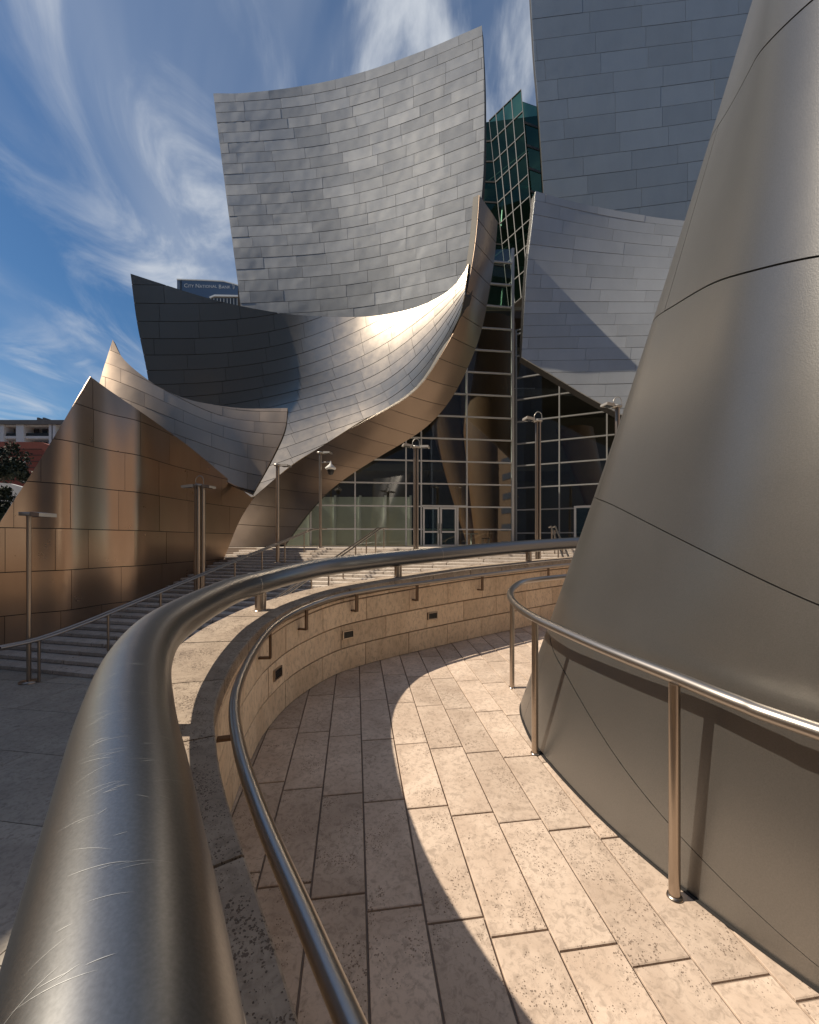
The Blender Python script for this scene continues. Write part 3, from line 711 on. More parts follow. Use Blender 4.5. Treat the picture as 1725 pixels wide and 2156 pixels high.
# big foreground shell at right, with a rounded nose
base = [(2.6, -1.2), (2.05, 0.05), (1.55, 0.95), (1.306, 1.308), (1.125, 1.64), (0.965, 2.05), (0.855, 2.55), (0.835, 2.88), (0.90, 3.28), (1.12, 3.62), (1.6, 3.9), (2.5, 4.2)]
lean = [0.02, 0.02, 0.02, 0.04, 0.10, 0.20, 0.28, 0.31, 0.355, 0.37, 0.36, 0.34]
seam = [ # height of each seam at each base point
    [0.002] * 12,
    [0.012, 0.02, 0.04, 0.07, 0.17, 0.32, 0.50, 0.58, 0.66, 0.68, 0.68, 0.68],
    [0.95, 1.02, 1.12, 1.20, 1.325, 1.44, 1.56, 1.62, 1.66, 1.68, 1.68, 1.68],
    [2.0, 2.1, 2.2, 2.34, 2.48, 2.65, 2.80, 2.88, 2.94, 2.96, 2.96, 2.96],
    [2.9, 3.0, 3.1, 3.25, 3.42, 3.73, 4.0, 4.12, 4.3, 4.34, 4.34, 4.34],
    [5.0, 5.0, 5.1, 5.2, 5.4, 5.7, 6.0, 6.2, 6.4, 6.4, 6.4, 6.4], [8.5] * 12]
class LeanShell(Patch):
    def inside(s, p): return np.array((4.0 + 0.3 * p[2], 2.4, p[2]))
    def __init__(s): s.C, s.R = 12, 7; s.b = np.array(base); s.l = np.array(lean); s.h = np.array(seam)
    def S(s, uv):
        uv = np.atleast_2d(uv); w = spline_w(12, uv[:, 0]); xy = w @ s.b; l = w @ s.l
        ui = np.clip(uv[:, 0], 0, 11); hh = np.stack([np.interp(ui, np.arange(12), s.h[r]) for r in range(7)], 1) if False else np.stack([w @ s.h[r] for r in range(7)], 1)
        i = np.clip(np.floor(uv[:, 1]).astype(int), 0, 5); x = uv[:, 1] - i; k = np.arange(len(uv))
        h = hh[k, i] * (1 - x) + hh[k, i + 1] * x
        return np.stack([xy[:, 0] + l * h, xy[:, 1], h + SLOPE * xy[:, 1]], 1)
t = thing('steel_shell', 'huge smooth satin steel shell filling the right side of the ramp', 'building shell', GRP)
P = LeanShell(); full = [(0, 0), (11, 0), (11, 6), (0, 6)]
backing(t, P, full, MT['dark'], 60, 24, back=-0.15)
vc = {0: [0, 7.35, 11], 1: [0, 7.9, 11], 2: [0, 7.15, 11], 3: [0, 6.3, 11], 4: [0, 2.5, 7.4, 11], 5: [0, 4.5, 7.6, 11]}
panels(t, P, full, [0, 1, 2], lambda r: vc[r], MT['cone'], 0.003, 0.012, 36, 8, 0.0)
panels(t, P, full, [2, 3, 4, 5, 6], lambda r: vc[r + 2], MT['cone'], 0.008, 0.012, 36, 8, 0.0)
# dark drain strip at its foot
drain = MB(); bs = catmull([(x, y, floor_z(y)) for x, y in base[2:10]], 10)
for a, b in zip(bs, bs[1:]):
    a2, b2 = a + Vector((-0.022, -0.012, 0)), b + Vector((-0.022, -0.012, 0)); up = Vector((0, 0, 0.003))
    drain.add([a + up, b + up, b2 + up, a2 + up, a2 - up, b2 - up], [(0, 1, 2, 3), (3, 2, 5, 4)])
drain.build('gasket', MT['dark'], t)

# unseen shell added left of the view to shade the plaza
offp = Patch([[(-18.0, -6, -1.6), (-15.4, 8.5, -1.6), (-14.9, 12.2, -1.6)], [(-18.6, -6, 5.0), (-16.2, 8.8, 5.0), (-15.6, 12.4, 5.0)], [(-19.2, -6, 14.0), (-17.0, 9.0, 13.5), (-16.4, 12.4, 10.5)]])
t = thing('steel_shell', 'bronze toned steel shell added out of view to shade the plaza', 'building shell', GRP); fr_ = [(0, 0), (2, 0), (2, 2), (0, 2)]
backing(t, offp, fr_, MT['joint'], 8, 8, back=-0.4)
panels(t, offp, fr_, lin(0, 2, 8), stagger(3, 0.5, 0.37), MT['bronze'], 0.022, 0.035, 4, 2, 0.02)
# ------------------------------------------------------------------ glass walls
def glass_wall(label, corners, outl_px, ucuts, vcuts, mat, name='glass_wall', fr=0.075, wide=(), frame=None, dep=0.09):
    t = thing(name, label, 'glass wall')
    P = Patch([[corners[0], corners[1]], [corners[2], corners[3]]]); o = P.inv(outl_px) if outl_px else [(0, 0), (1, 0), (1, 1), (0, 1)]
    panels(t, P, o, vcuts, lambda r: ucuts, mat, fr * 0.8, 0.012, 1, 1, 0.0015, name='pane', minarea=1e-5)
    _, lu, lv_ = P.nrm(np.array([[0.5, 0.5]])); hu, hv = fr / 2 / lu[0], fr / 2 / lv_[0]
    for u in ucuts:
        w = hu * (2.2 if u in wide else 1); poly = clip_rect(o, u - w, u + w, -0.01, 1.01)
        if len(poly) > 2 and area(poly) > 1e-6:
            me = skin_mesh('mullion', P, poly, 1, 1, dep, -0.06, close_back=True); link('mullion', me, frame or MT['frame'], t)
    for v in vcuts:
        poly = clip_rect(o, -0.01, 1.01, v - hv, v + hv)
        if len(poly) > 2 and area(poly) > 1e-6:
            me = skin_mesh('transom', P, poly, 1, 1, dep - 0.012, -0.05, close_back=True); link('transom', me, frame or MT['frame'], t)
    return t, P
# left wall: slightly receding to the right
def planeY(X): return 24.0 + 0.128 * (X - 0.7)
def onplane(px, z):
    k = (px - CX) / F; Y = (24.0 - 0.128 * 0.7) / (1 - 0.128 * k); return Vector((k * Y, Y, z))
ZB, ZT = 1.2, 19.4
A, B = onplane(560, ZB), onplane(1081, ZB); A2, B2 = onplane(560, ZT), onplane(1081, ZT)
def u_of(px): p = onplane(px, 0); return (p - onplane(560, 0)).length / (onplane(1081, 0) - onplane(560, 0)).length
vz = [0, (2.21 - ZB) / (ZT - ZB)] + [(2.21 + 1.335 * k - ZB) / (ZT - ZB) for k in range(1, 13)] + [1.0]
gl, GP = glass_wall('left glass curtain wall with entrance doors under the sweeping shell', [A, B, A2, B2],
    [(575, 1149), (575, 1120), (620, 1060), (700, 985), (850, 900), (925, 830), (978, 740), (998, 660), (1018, 560), (1036, 526), (1082, 524), (1082, 1149)],
    [u_of(x) for x in (560, 655, 748, 855, 887, 983, 1080)], vz, MT['glass'], wide=(u_of(1080),))
# door leaves
dn = Vector((B - A)).normalized(); dnorm = Vector((dn.y, -dn.x, 0))
for k, (x0, x1) in enumerate(((890, 924), (926, 960))):
    a, b = onplane(x0, ZB), onplane(x1, ZB); w = (b - a).length; c = (a + b) / 2 + dnorm * 0.14; H = 2.30
    d = MB()
    for sgn in (-1, 1): d.box(c + dn * sgn * (w / 2 - 0.05) + Vector((0, 0, H / 2)), (0.1, 0.06, H), dn, dnorm)
    for z in (0.06, 0.86, H - 0.06): d.box(c + Vector((0, 0, z)), (w - 0.2, 0.056, 0.1), dn, dnorm)
    do = d.build('door', MT['frame'], gl)
    h = MB(); hx = c + dn * (w / 2 - 0.06) * (1 if k == 0 else -1) + dnorm * 0.07
    h.tube([hx + Vector((0, 0, 0.75)), hx + Vector((0, 0, 1.35))], 0.016, 8); h.build('handle', MT['black'], do)
    p_ = MB(); p_.box(c + Vector((0, 0, H / 2)), (w - 0.2, 0.012, H - 0.2), dn, dnorm); p_.build('pane', MT['glass'], do)
m = MB(); a, b = onplane(887, ZB), onplane(983, ZB); cc = (a + b) / 2
m.box((a + b) / 2 + dnorm * 0.07 + Vector((0, 0, 2.37)), ((b - a).length, 0.1, 0.1), dn, dnorm); m.build('door_head', MT['frame'], gl)
e = onplane(963, ZB) + dnorm * 0.07; m = MB(); m.box(e + Vector((0, 0, 1.16)), (0.1, 0.12, 2.32), dn, dnorm); m.build('door_jamb', MT['frame'], gl)
# right wall coming towards the viewer
C0 = onplane(1083, ZB) + Vector((0.05, 0, 0))
def on2(px, z):
    k = (px - CX) / F; Y = (C0.y + 0.46 * C0.x) / (1 + 0.46 * k); return Vector((k * Y, Y, z))
ZT2 = 14.2
def u2(px): return (on2(px, 0) - on2(1086, 0)).length / (on2(1400, 0) - on2(1086, 0)).length
vz2 = [0, 0.8 / 13, 0.168] + [0.168 + 1.32 * k / 13 for k in range(1, 9)] + [1.0]
gr, GP2 = glass_wall('right glass curtain wall in shade beneath the lilac shell', [on2(1086, ZB), on2(1400, ZB), on2(1086, ZT2), on2(1400, ZT2)], None,
    [0.0, u2(1178), u2(1278), u2(1400)], vz2, MT['glass'], wide=(0.0,), frame=MT['frame2'])
d2 = (on2(1400, 0) - on2(1086, 0)).normalized(); n2 = Vector((d2.y, -d2.x, 0))
a, b = on2(1209, ZB), on2(1262, ZB); c = (a + b) / 2 + n2 * 0.13; w = (b - a).length; d = MB()
for sgn in (-1, 1): d.box(c + d2 * sgn * (w / 2 - 0.06) + Vector((0, 0, 1.15)), (0.12, 0.06, 2.3), d2, n2)
d.box(c + Vector((0, 0, 2.25)), (w - 0.24, 0.058, 0.12), d2, n2); d.box(c + Vector((0, 0, 0.06)), (w - 0.24, 0.058, 0.12), d2, n2)
do = d.build('door', MT['frame'], gr); p_ = MB(); p_.box(c + Vector((0, 0, 1.15)), (w - 0.24, 0.012, 2.1), d2, n2); p_.build('pane', MT['glass'], do)

# foyer behind the glass
foy = thing('foyer', 'dim foyer interior with timber clad columns seen through the glass', 'interior')
m = MB(); m.bbox((-14, 33.5, 1.0), (26, 34, 24)); m.build('back_wall', MT['inside'], foy)
m = MB(); m.bbox((-14, 25.6, 1.204), (26, 33.5, 1.24)); m.build('floor', MT['insidefloor'], foy)
for z in (6.4, 11.6, 17.0):
    m = MB(); m.bbox((-8, 28.5, z), (24, 33.5, z + 0.5)); m.build('gallery', MT['inside'], foy)
def column(pts, wid, name='timber_column'):
    m = MB(); vs = []; K = 20
    for (x, y, z), w in zip(pts, wid):
        for k in range(K):
            a = 2 * math.pi * (k + 0.5) / K; vs.append((x + w * math.cos(a), y + w * 0.8 * math.sin(a), z))
    m.add(vs, [(i * K + k, i * K + (k + 1) % K, (i + 1) * K + (k + 1) % K, (i + 1) * K + k) for i in range(len(pts) - 1) for k in range(K)], True)
    return m.build(name, MT['wood'], foy)
column([(5.6, 27.6, 1.2), (5.4, 27.6, 5.0), (5.2, 27.6, 10.0), (5.1, 27.6, 16.0)], [1.15, 1.4, 1.75, 2.0])
column([(4.6, 28.4, 1.2), (3.7, 28.4, 5.0), (2.6, 28.4, 10.0), (1.6, 28.4, 14.0)], [0.6, 0.9, 1.3, 1.6])
column([(13.2, 27.5, 1.2), (12.4, 27.5, 4.5), (11.0, 27.4, 9.0)], [0.5, 0.8, 1.2])
for k in range(5):
    x = -8.6 + k * 1.75; m = MB(); m.bbox((x, 28.6, 1.24), (x + 1.6, 28.75, 4.6)); pw = m.build('reflected_panel', MT['pwall'], foy)  # pale panels stand in for lit steel reflected in the glass
    m = MB(); m.bbox((x + 1.6, 28.5, 1.24), (x + 1.75, 28.8, 4.7)); m.build('reflected_panel_frame', MT['frame'], foy)
tb = thing('cafe_table', 'small round table with chair inside the foyer by the doors', 'table', None, (3.9, 25.9, 1.24))
m = MB(); m.lathe((0, 0, 0), [(0.0, 0.76), (0.42, 0.76), (0.42, 0.72), (0.05, 0.7), (0.04, 0.05), (0.25, 0.02), (0.25, 0.0)], 16); m.build('table_top', MT['pwall'], tb)
ch = thing('cafe_chair', 'pale chair beside the small table inside the foyer', 'chair', None, (4.8, 25.9, 1.24))
m = MB(); m.box((0, 0, 0.44), (0.44, 0.44, 0.05)); m.build('seat', MT['wood'], ch)
m = MB(); m.box((0.2, 0, 0.72), (0.04, 0.42, 0.34)); m.build('backrest', MT['wood'], ch)
for lx in (-0.19, 0.19):
    for ly in (-0.19, 0.19): m = MB(); m.tube([(lx, ly, 0), (lx, ly, 0.42)], 0.018, 6); m.build('leg', MT['frame'], ch)

# green glass lift tower between the shells
gt = [W(1072, 650, 30.2), W(1132, 600, 29.0), W(1030, 255, 31.0), W(1098, 189, 30.0)]
tw, _ = glass_wall('dark green glass stair tower between the steel shells', gt, None, [0, 0.22, 0.45, 0.70, 1.0], [0, 0.115, 0.225, 0.335, 0.445, 0.555, 0.665, 0.775, 0.885, 1.0], MT['green'], 'glass_tower', 0.055, frame=MT['frame2'])
Pb = Patch([[W(1132, 600, 29.0), W(1165, 612, 30.6)], [W(1100, 212, 30.0), W(1140, 226, 31.6)]]); sq = [(0, 0), (1, 0), (1, 1), (0, 1)]
for k in range(8):
    me = skin_mesh('pane', Pb, clip_rect(sq, 0, 1, k / 8 + 0.006, (k + 1) / 8 - 0.006), 1, 1, 0.02, -0.01); link('pane', me, MT['green'], tw)
    me = skin_mesh('transom', Pb, clip_rect(sq, 0, 1, k / 8 - 0.006, k / 8 + 0.006), 1, 1, 0.06, -0.06, close_back=True)
    if me: link('transom', me, MT['joint'], tw)
Pc = Patch([[W(1015, 640, 30.5), W(1072, 650, 30.2)], [W(1016, 258, 31.2), W(1030, 255, 31.0)]])
for k in range(9):
    me = skin_mesh('pane', Pc, clip_rect(sq, 0, 1, k / 9 + 0.004, (k + 1) / 9 - 0.004), 1, 1, 0.02, -0.01); link('pane', me, MT['green'], tw)
    me = skin_mesh('transom', Pc, clip_rect(sq, 0, 1, k / 9 - 0.004, k / 9 + 0.004), 1, 1, 0.06, -0.06, close_back=True)
    if me: link('transom', me, MT['joint'], tw)
core = MB(); q = [W(1020, 258, 33.0), W(1160, 240, 33.2), W(1180, 640, 32.5), W(1020, 660, 32.4)]
core.add(q + [p + Vector((0, 1.0, 0)) for p in q], [(0, 1, 2, 3), (7, 6, 5, 4), (0, 4, 5, 1), (1, 5, 6, 2), (2, 6, 7, 3), (3, 7, 4, 0)]); core.build('core', MT['inside'], tw)
for k in range(6):
    z = 13 + k * 3.1; mm = MB(); s_ = 1 if k % 2 else -1
    mm.tube([(6.2 - 0.9 * s_, 31.6, z), (8.2 + 0.9 * s_, 31.6, z + 3.0)], 0.16, 6); mm.build('brace', MT['lamp'], tw)
    mm = MB(); mm.bbox((5.6, 31.4, z), (9.6, 32.3, z + 0.25)); mm.build('stair_landing', MT['lamp'], tw)

# ------------------------------------------------------------------ lamp posts
def lamp_post(label, x, y, z0, H, poles=1, heads=((1, 0.25),), loop=True, camera=False, r=0.055, ang=0.0):
    t = thing('lamp_post', label, 'lamp post', 'steel lamp posts on the steps and plaza', (x, y, z0))
    offs = [(0, 0)] if poles == 1 else [(-0.055, 0), (0.055, 0)] if poles == 2 else [(-0.12, 0.02), (0.0, -0.07), (0.12, 0.02)]
    for ox, oy in offs:
        m = MB(); m.tube([(ox, oy, 0), (ox, oy, H)], r, 14); m.build('pole', MT['post'], t)
    m = MB(); m.lathe((0, 0, 0), [(0.0, 0.03), (0.17, 0.03), (0.17, 0.0)], 18); m.build('base_plate', MT['post'], t)
    m = MB(); m.lathe((0, 0, H), [(0.0, 0.07), (0.16, 0.07), (0.16, 0.0), (0.0, 0.0)], 16); m.build('cap', MT['lamp'], t)
    for sgn, tilt in heads:
        L = 0.36; d = Vector((sgn, -0.25, 0)).normalized(); up = Vector((-d.x * math.sin(tilt), -d.y * math.sin(tilt), math.cos(tilt))); dd = up.cross(Vector((-d.y, d.x, 0))); dd = dd if dd.dot(d) > 0 else -dd
        c = Vector((0, 0, H + 0.03)) + dd * 0.36
        m = MB(); w = Vector((-d.y, d.x, 0))
        a0, a1 = c - dd * L / 2, c + dd * L / 2
        vs = [a0 - w * .10 - up * .05, a0 + w * .10 - up * .05, a1 + w * .17 - up * .06, a1 - w * .17 - up * .06, a0 - w * .10 + up * .05, a0 + w * .10 + up * .05, a1 + w * .17 + up * .015, a1 - w * .17 + up * .015]
        m.add(vs, [(0, 3, 2, 1), (4, 5, 6, 7), (0, 1, 5, 4), (1, 2, 6, 5), (2, 3, 7, 6), (3, 0, 4, 7)]); ho = m.build('lamp_head', MT['lamp'], t)
        m = MB(); m.box(c - up * 0.062, (L * 0.7, 0.18, 0.012), dd, w, up); m.build('lens', MT['window'], ho)
        m = MB(); m.tube([(0, 0, H + 0.03), a0], 0.03, 8); m.build('bracket', MT['lamp'], ho)
    if loop:
        pts = [Vector((-0.10, 0, H + 0.04)), Vector((-0.13, 0, H + 0.22)), Vector((-0.02, 0, H + 0.36)), Vector((0.12, 0, H + 0.30)), Vector((0.15, 0, H + 0.05))]
        m = MB(); m.tube(catmull(pts, 5), 0.014, 6); m.build('cable', MT['lamp'], t)
    if camera:
        m = MB(); m.tube([(0, 0, H - 0.42), (0.5, -0.1, H - 0.42)], 0.03, 8); arm = m.build('camera_arm', MT['lamp'], t)
        m = MB(); m.lathe((0.5, -0.1, H - 0.42), [(0.03, 0.05), (0.06, -0.1), (0.26, -0.28), (0.24, -0.33), (0.16, -0.36)], 16); m.build('camera_hood', MT['white'], t)
        m = MB(); m.lathe((0.5, -0.1, H - 0.42), [(0.16, -0.34), (0.15, -0.48), (0.10, -0.58), (0.0, -0.62)], 16); m.build('camera_dome', MT['black'], t)
def lp(px, Y): return (px - CX) / F * Y
def place(label, px, Y, ytop, **kw):
    x = lp(px, Y); z0 = stair_z((x, Y)); H = EYE + (CY - ytop) / F * Y - z0; lamp_post(label, x, Y, z0, H, **kw)
place('single lamp post on the plaza at the foot of the steps', 61, 8.73, 1086, heads=((1, 0.0),), loop=False, r=0.042)
place('triple pole lamp post with cable loop in front of the bronze shell', 420, 14.2, 1024, poles=3, heads=((1, -0.1), (-1, -0.1)), r=0.075)
place('slim lamp post before the foot of the soffit strip', 585, 17.2, 981, heads=((1, -0.05),), loop=False, r=0.075)
place('slim lamp post carrying a dome security camera', 675, 19.4, 955, heads=((1, 0.0),), loop=False, camera=True, r=0.07)
place('twin pole lamp post in front of the entrance doors', 876, 16.4, 943, poles=2, heads=((-1, 0.15), (1, 0.0)), r=0.052)
place('twin pole lamp post in front of the right glass wall', 1133, 15.0, 888, poles=2, heads=((-1, 0.15),), r=0.052)
place('lamp post half hidden behind the large right hand shell', 1300, 14.0, 858, heads=((-1, 0.1),), r=0.08)

# ------------------------------------------------------------------ handrails on the stairs
def stair_rail(label, top, bottom, rails=(0.0, 0.0), tail=0.7, two=True, posts=6, r=0.03, rail_h=0.92, gapx=0.16):
    t = thing('stair_handrail', label, 'handrail', 'steel handrails on the steps')
    a, b = Vector((bottom[0], bottom[1], 0)), Vector((top[0], top[1], 0)); d = (b - a).normalized(); sd = Vector((d.y, -d.x, 0))
    def h(s): p = a.lerp(b, s); bb = (p - SB).dot(ef); return -1.5 + max(0.0, min(NST * RI, bb / TR * RI + RI * 0.6))
    for k in ((-1, 1) if two else (0,)):
        off = sd * k * gapx / 2; P_ = [a + off + Vector((0, 0, h(0) + rail_h))]
        pts = [a - d * tail + off + Vector((0, 0, h(0) + rail_h - 0.02))] + [a.lerp(b, s) + off + Vector((0, 0, h(s) + rail_h)) for s in np.linspace(0, 1, 14)] + [b + d * 0.45 + off + Vector((0, 0, h(1) + rail_h))]
        m = MB(); m.tube(catmull(pts, 3), r, 10); m.build('rail', MT['rail'], t)
    for s in np.linspace(0.0, 1.0, posts):
        p = a.lerp(b, s); z = stair_z(p); m = MB(); m.tube([(p.x, p.y, z), (p.x, p.y, h(s) + rail_h - 0.01)], 0.028, 10); m.build('post', MT['post'], t)
stair_rail('long double handrail climbing the left side of the steps', (-4.3, 19.9), (-7.9, 8.75), posts=9)
stair_rail('middle handrail near the top of the steps before the doors', (-1.2, 19.2), (-3.5, 9.9), posts=9)
stair_rail('right handrail of the steps left of the twin pole lamp', (6.1, 17.6), (3.6, 8.0), posts=8)
stair_rail('handrail of the steps emerging beside the big right shell', (8.4, 17.0), (5.9, 7.4), posts=8)

# ------------------------------------------------------------------ things beyond
# bank tower with its sign
bk = thing('office_tower', 'distant dark blue office tower with white roof sign letters', 'building')
YB = 300.0
def bw(px, py, dy=0): return W(px, py, YB + dy)
def prism(outl, depth, name, mat, parent, Y=YB):
    f = [W(x, y, Y) for x, y in outl]; n = len(f); b_ = [p + Vector((0, depth, 0)) for p in f]
    m = MB(); m.add(f + b_, [tuple(range(n))[::-1], tuple(range(n, 2 * n))] + [(i, (i + 1) % n, (i + 1) % n + n, i + n) for i in range(n)])
    me = m.mesh(name); bm = bmesh.new(); bm.from_mesh(me); bmesh.ops.recalc_face_normals(bm, faces=bm.faces[:]); bm.to_mesh(me); bm.free()
    return link(name, me, mat, parent)
prism([(373, 588), (430, 590), (470, 592), (490, 597), (540, 612), (540, 1130), (373, 1130)], 30, 'wall', MT['bank'], bk)
prism([(372, 586.6), (430, 588.4), (470, 590.4), (490, 595.5), (540, 610.6), (540, 612.6), (490, 597.4), (470, 592.4), (430, 590.4), (372, 588.8)], 31, 'parapet', MT['frame'], bk, YB - 0.5)
prism([(379, 591), (382, 591), (382, 640), (379, 640)], 2, 'pilaster', MT['window'], bk, YB - 0.4)
prism([(440, 625), (452, 620), (540, 622), (540, 625), (452, 623.5), (443, 627)], 14, 'lower_roof', MT['frame'], bk, YB - 14)
prism([(440, 627), (540, 627), (540, 1100), (440, 1100)], 12, 'lower_wall', MT['window'], bk, YB - 13)
for k in range(14):
    x = 443 + k * 7; prism([(x, 628), (x + 0.8, 628), (x + 0.8, 1000), (x, 1000)], 0.5, 'mullion', MT['frame'], bk, YB - 13.6)
def text(body, px, py, size, name='sign_lettering'):
    cu = bpy.data.curves.new(name, 'FONT'); cu.body = body; cu.size = size; cu.extrude = 0.05; cu.resolution_u = 2
    o = bpy.data.objects.new(name, cu); COL.objects.link(o); p = bw(px, py, -0.35); o.location = p; o.rotation_euler = (math.radians(90), 0, 0)
    dg = bpy.context.evaluated_depsgraph_get(); me = bpy.data.meshes.new_from_object(o.evaluated_get(dg)); bpy.data.objects.remove(o)
    mo = link(name, me, MT['letter'], bk); mo.location = p; mo.rotation_euler = (math.radians(90), 0, 0); return mo, max(v.co.x for v in me.vertices)
xx = 387.5
for big, small in (('C', 'ITY'), ('N', 'ATIONAL'), ('B', 'ANK')):
    for s_, sz in ((big, 4.0), (small, 3.0)):
        o, wd = text(s_, xx, 605 + (xx - 387) * 0.03, sz); xx += wd / YB * F + 0.7
    xx += 2.4
for k in range(2):
    x = xx + k * 3.5; prism([(x, 597.5), (x + 1.2, 597.5), (x + 1.4, 607 - k), (x + 2.2 - k * 2.2, 609)], 0.2, 'emblem_bar', MT['letter'], bk, YB - 0.4)

# buildings across the street behind the viewer, sized and tinted for the steel's reflections
mband = plain('tinted_windows', (0.09, 0.13, 0.19), 0.5)
def street_block(label, x0, x1, y0, depth, H, mat, floors, bays):
    t = thing('street_building', label, 'building', 'buildings across the street', ((x0 + x1) / 2, y0, -1.6)); w = x1 - x0
    m = MB(); m.bbox((-w / 2, -depth, 0), (w / 2, 0, H)); m.build('wall', mat, t)
    for k in range(floors):
        z = (k + 0.5) * H / floors; m = MB(); m.bbox((-w / 2 + 1, 0.0, z - H / floors * 0.28), (w / 2 - 1, 0.12, z + H / floors * 0.28)); m.build('window_band', mband, t)
    m = MB(); m.bbox((-w / 2 - 0.4, -depth - 0.4, H), (w / 2 + 0.4, 0.4, H + 0.8)); m.build('roof', MT['roof'], t)
mstone = plain('grey_stone', (0.11, 0.15, 0.21), 0.7)
street_block('grey stone office block across the street to the left behind', -120, -44, -52, 30, 64, mstone, 16, 6)
street_block('tall grey office tower directly across the street behind', -44.0, 26, -56, 30, 110, mstone, 28, 6)
street_block('grey office block across the street to the right behind', 26.0, 100, -52, 30, 76, mstone, 18, 6)
t = thing('street_building', 'long grey block added out of view at left to darken reflections', 'building', 'buildings across the street', (-120, 0, -1.6))  # unseen block, added so the steel reflects something dark on this side
m = MB(); m.bbox((-30, -52, 0), (0, 60, 46)); m.build('wall', mstone, t)
for k in range(11): m = MB(); m.bbox((0, -50, 1.2 + k * 4.1), (0.12, 58, 3.4 + k * 4.1)); m.build('window_band', mband, t)
t = thing('street_building', 'long tan block added out of view at right to warm reflections', 'building', 'buildings across the street', (42, 0, -1.6))  # unseen block, added so the steel reflects a warm sunlit face
mtan = plain('tan_stone', (0.33, 0.235, 0.16), 0.8)
m = MB(); m.bbox((0, -48, 0), (25, 24, 30)); m.build('wall', mtan, t)
for k in range(7): m = MB(); m.bbox((-0.12, -46, 1.5 + k * 4.1), (0, 22, 3.0 + k * 4.1)); m.build('window_band', mband, t)
# white apartment block at far left
ap = thing('apartment_block', 'white apartment block with recessed balconies at the far left', 'building')
YA = 82.0
def box_px(x0, x1, y0, y1, Y, depth, name, mat, parent): return prism([(x0, y0), (x1, y0), (x1, y1), (x0, y1)], depth, name, mat, parent, Y)
box_px(-140, 150, 893, 1150, YA + 2.5, 10, 'wall', MT['window'], ap)
box_px(-145, 155, 884, 893, YA - 0.3, 14, 'roof', MT['roof'], ap)
for x in (-120, -78, -36, 4, 38, 46, 107, 113, 148):
    box_px(x - 4, x + 4, 894, 1150, YA, 3, 'column', MT['white'], ap)
for y0, y1 in ((893.5, 897), (918, 923), (944, 956), (975, 981)):
    box_px(-138, 148, y0, y1, YA + 0.25, 2.6, 'balcony_slab', MT['white'], ap)
for x0, x1 in ((-30, 0), (8, 34), (51, 103), (117, 144)):
    for y0 in (898, 925):
        n = 3 if x1 - x0 > 40 else 2
        for k in range(n):
            a = x0 + (x1 - x0) * k / n; b = x0 + (x1 - x0) * (k + 1) / n
            wo = box_px(a + 2, b - 2, y0 + 4, y0 + 19, YA + 2.2, 0.28, 'window', MT['white'], ap); box_px(a + 3.2, b - 3.2, y0 + 5.2, y0 + 18, YA + 2.1, 0.1, 'pane', MT['window'], wo)
    box_px(x0, x1, 912, 917.5, YA + 0.5, 0.1, 'railing', MT['joint'], ap)
for x in (78, 90, 139): box_px(x, x + 4, 879, 884, YA + 3, 2, 'chimney', MT['roof'], ap)
# red brick house
rb = thing('brick_house', 'red brick building with two small white windows at far left', 'building')
YR = 62.0
prism([(-60, 929), (88, 931), (128, 947), (128, 1150), (-60, 1150)], 9, 'wall', MT['brick'], rb, YR)
for k in range(6): box_px(-60, 88, 945 + k * 13, 946 + k * 13, YR - 0.06, 0.1, 'brick_course', MT['joint'], rb)
for y in (978, 1008):
    w_ = box_px(42, 53, y - 7, y + 7, YR - 0.12, 0.2, 'window', MT['white'], rb); box_px(43.5, 51.5, y + 0.6, y + 0.0 + 1.4, YR - 0.2, 0.1, 'glazing_bar', MT['joint'], w_)
box_px(79, 84, 978, 992, YR - 0.12, 0.2, 'window', MT['window'], rb)
# pale garden wall
gw = thing('garden_wall', 'pale rendered wall stepping down behind the bronze shell', 'wall')
prism([(-50, 1012), (20, 1018), (65, 1030), (65, 1070), (-50, 1070)], 0.5, 'panel', MT['white'], gw, 44.0)
prism([(-50, 1108), (30, 1112), (30, 1180), (-50, 1180)], 0.5, 'panel', MT['white'], gw, 36.0)
box_px(-50, 30, 1062, 1108, 40, 0.4, 'panel', MT['roof'], gw)

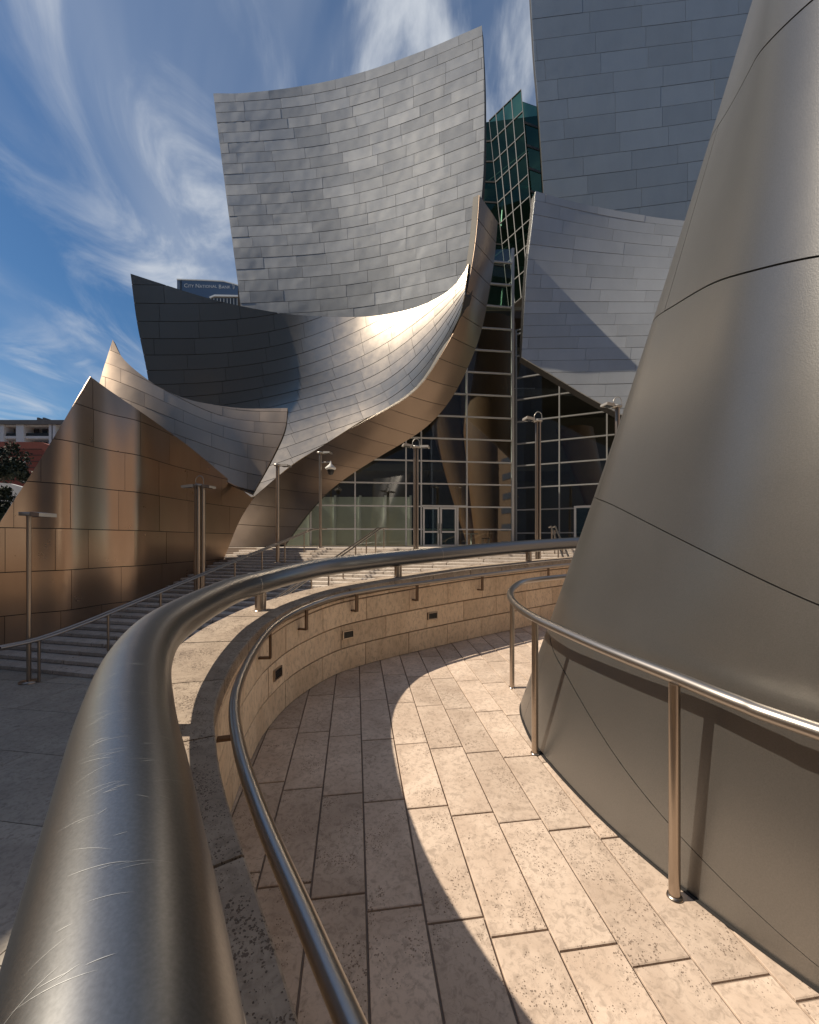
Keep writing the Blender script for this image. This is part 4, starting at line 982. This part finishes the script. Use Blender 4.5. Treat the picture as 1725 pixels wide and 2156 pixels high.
# trees at far left
mleaf = plain('leaf', (0.02, 0.03, 0.016), 0.7, 0, 0.4, 1.2); mbark = plain('bark', (0.08, 0.06, 0.045), 0.9)
def tree(label, px, ytop, ybot, Y, wid):
    top, bot = W(px, ytop, Y), W(px, ybot, Y); t = thing('tree', label, 'tree', 'dark trees at the far left', (top.x, Y, -1.6)); H = top.z + 1.6; R = wid / F * Y / 2
    m = MB(); m.tube([(0, 0, 0), (0.1, 0, H * 0.4), (-0.1, 0.1, H * 0.8)], 0.3, 8, radii=[0.28, 0.2, 0.06])
    for k in range(7):
        a = k * 0.9; m.tube([(0, 0, H * (0.35 + 0.05 * k)), (math.cos(a) * R * 0.7, math.sin(a) * R * 0.7, H * (0.55 + 0.05 * k))], 0.1, 5, radii=[0.1, 0.03])
    m.build('trunk', mbark, t)
    vs, fs = [], []; rr = random.Random(px)
    zc = (H + (bot.z + 1.6)) / 2; hz = (H - (bot.z + 1.6)) / 2
    cl = [(rr.gauss(0, 0.45) * R, rr.gauss(0, 0.45) * R, zc + rr.uniform(-0.85, 0.8) * hz, rr.uniform(0.25, 0.45) * R) for _ in range(26)]
    for cx_, cy_, cz_, cr in cl:
        for _ in range(170):
            d = Vector((rr.gauss(0, 1), rr.gauss(0, 1), rr.gauss(0, 0.8))).normalized() * cr * rr.uniform(0.5, 1.1); p = Vector((cx_, cy_, cz_)) + d
            u = Vector((rr.gauss(0, 1), rr.gauss(0, 1), rr.gauss(0, 1))).normalized(); v = u.cross(Vector((rr.gauss(0, 1), rr.gauss(0, 1), rr.gauss(0, 1)))).normalized(); s_ = rr.uniform(0.13, 0.26)
            b_ = len(vs); vs += [p - u * s_, p + v * s_ * 0.5, p + u * s_, p - v * s_ * 0.5]; fs.append((b_, b_ + 1, b_ + 2, b_ + 3))
    mm = MB(); mm.add(vs, fs); mm.build('crown', mleaf, t)
tree('dark tree in front of the red brick building', 8, 932, 1012, 50.0, 80)
tree('dark bushy tree beside the pale garden wall', -8, 1025, 1110, 38.0, 78)
print('objects', len(bpy.data.objects))
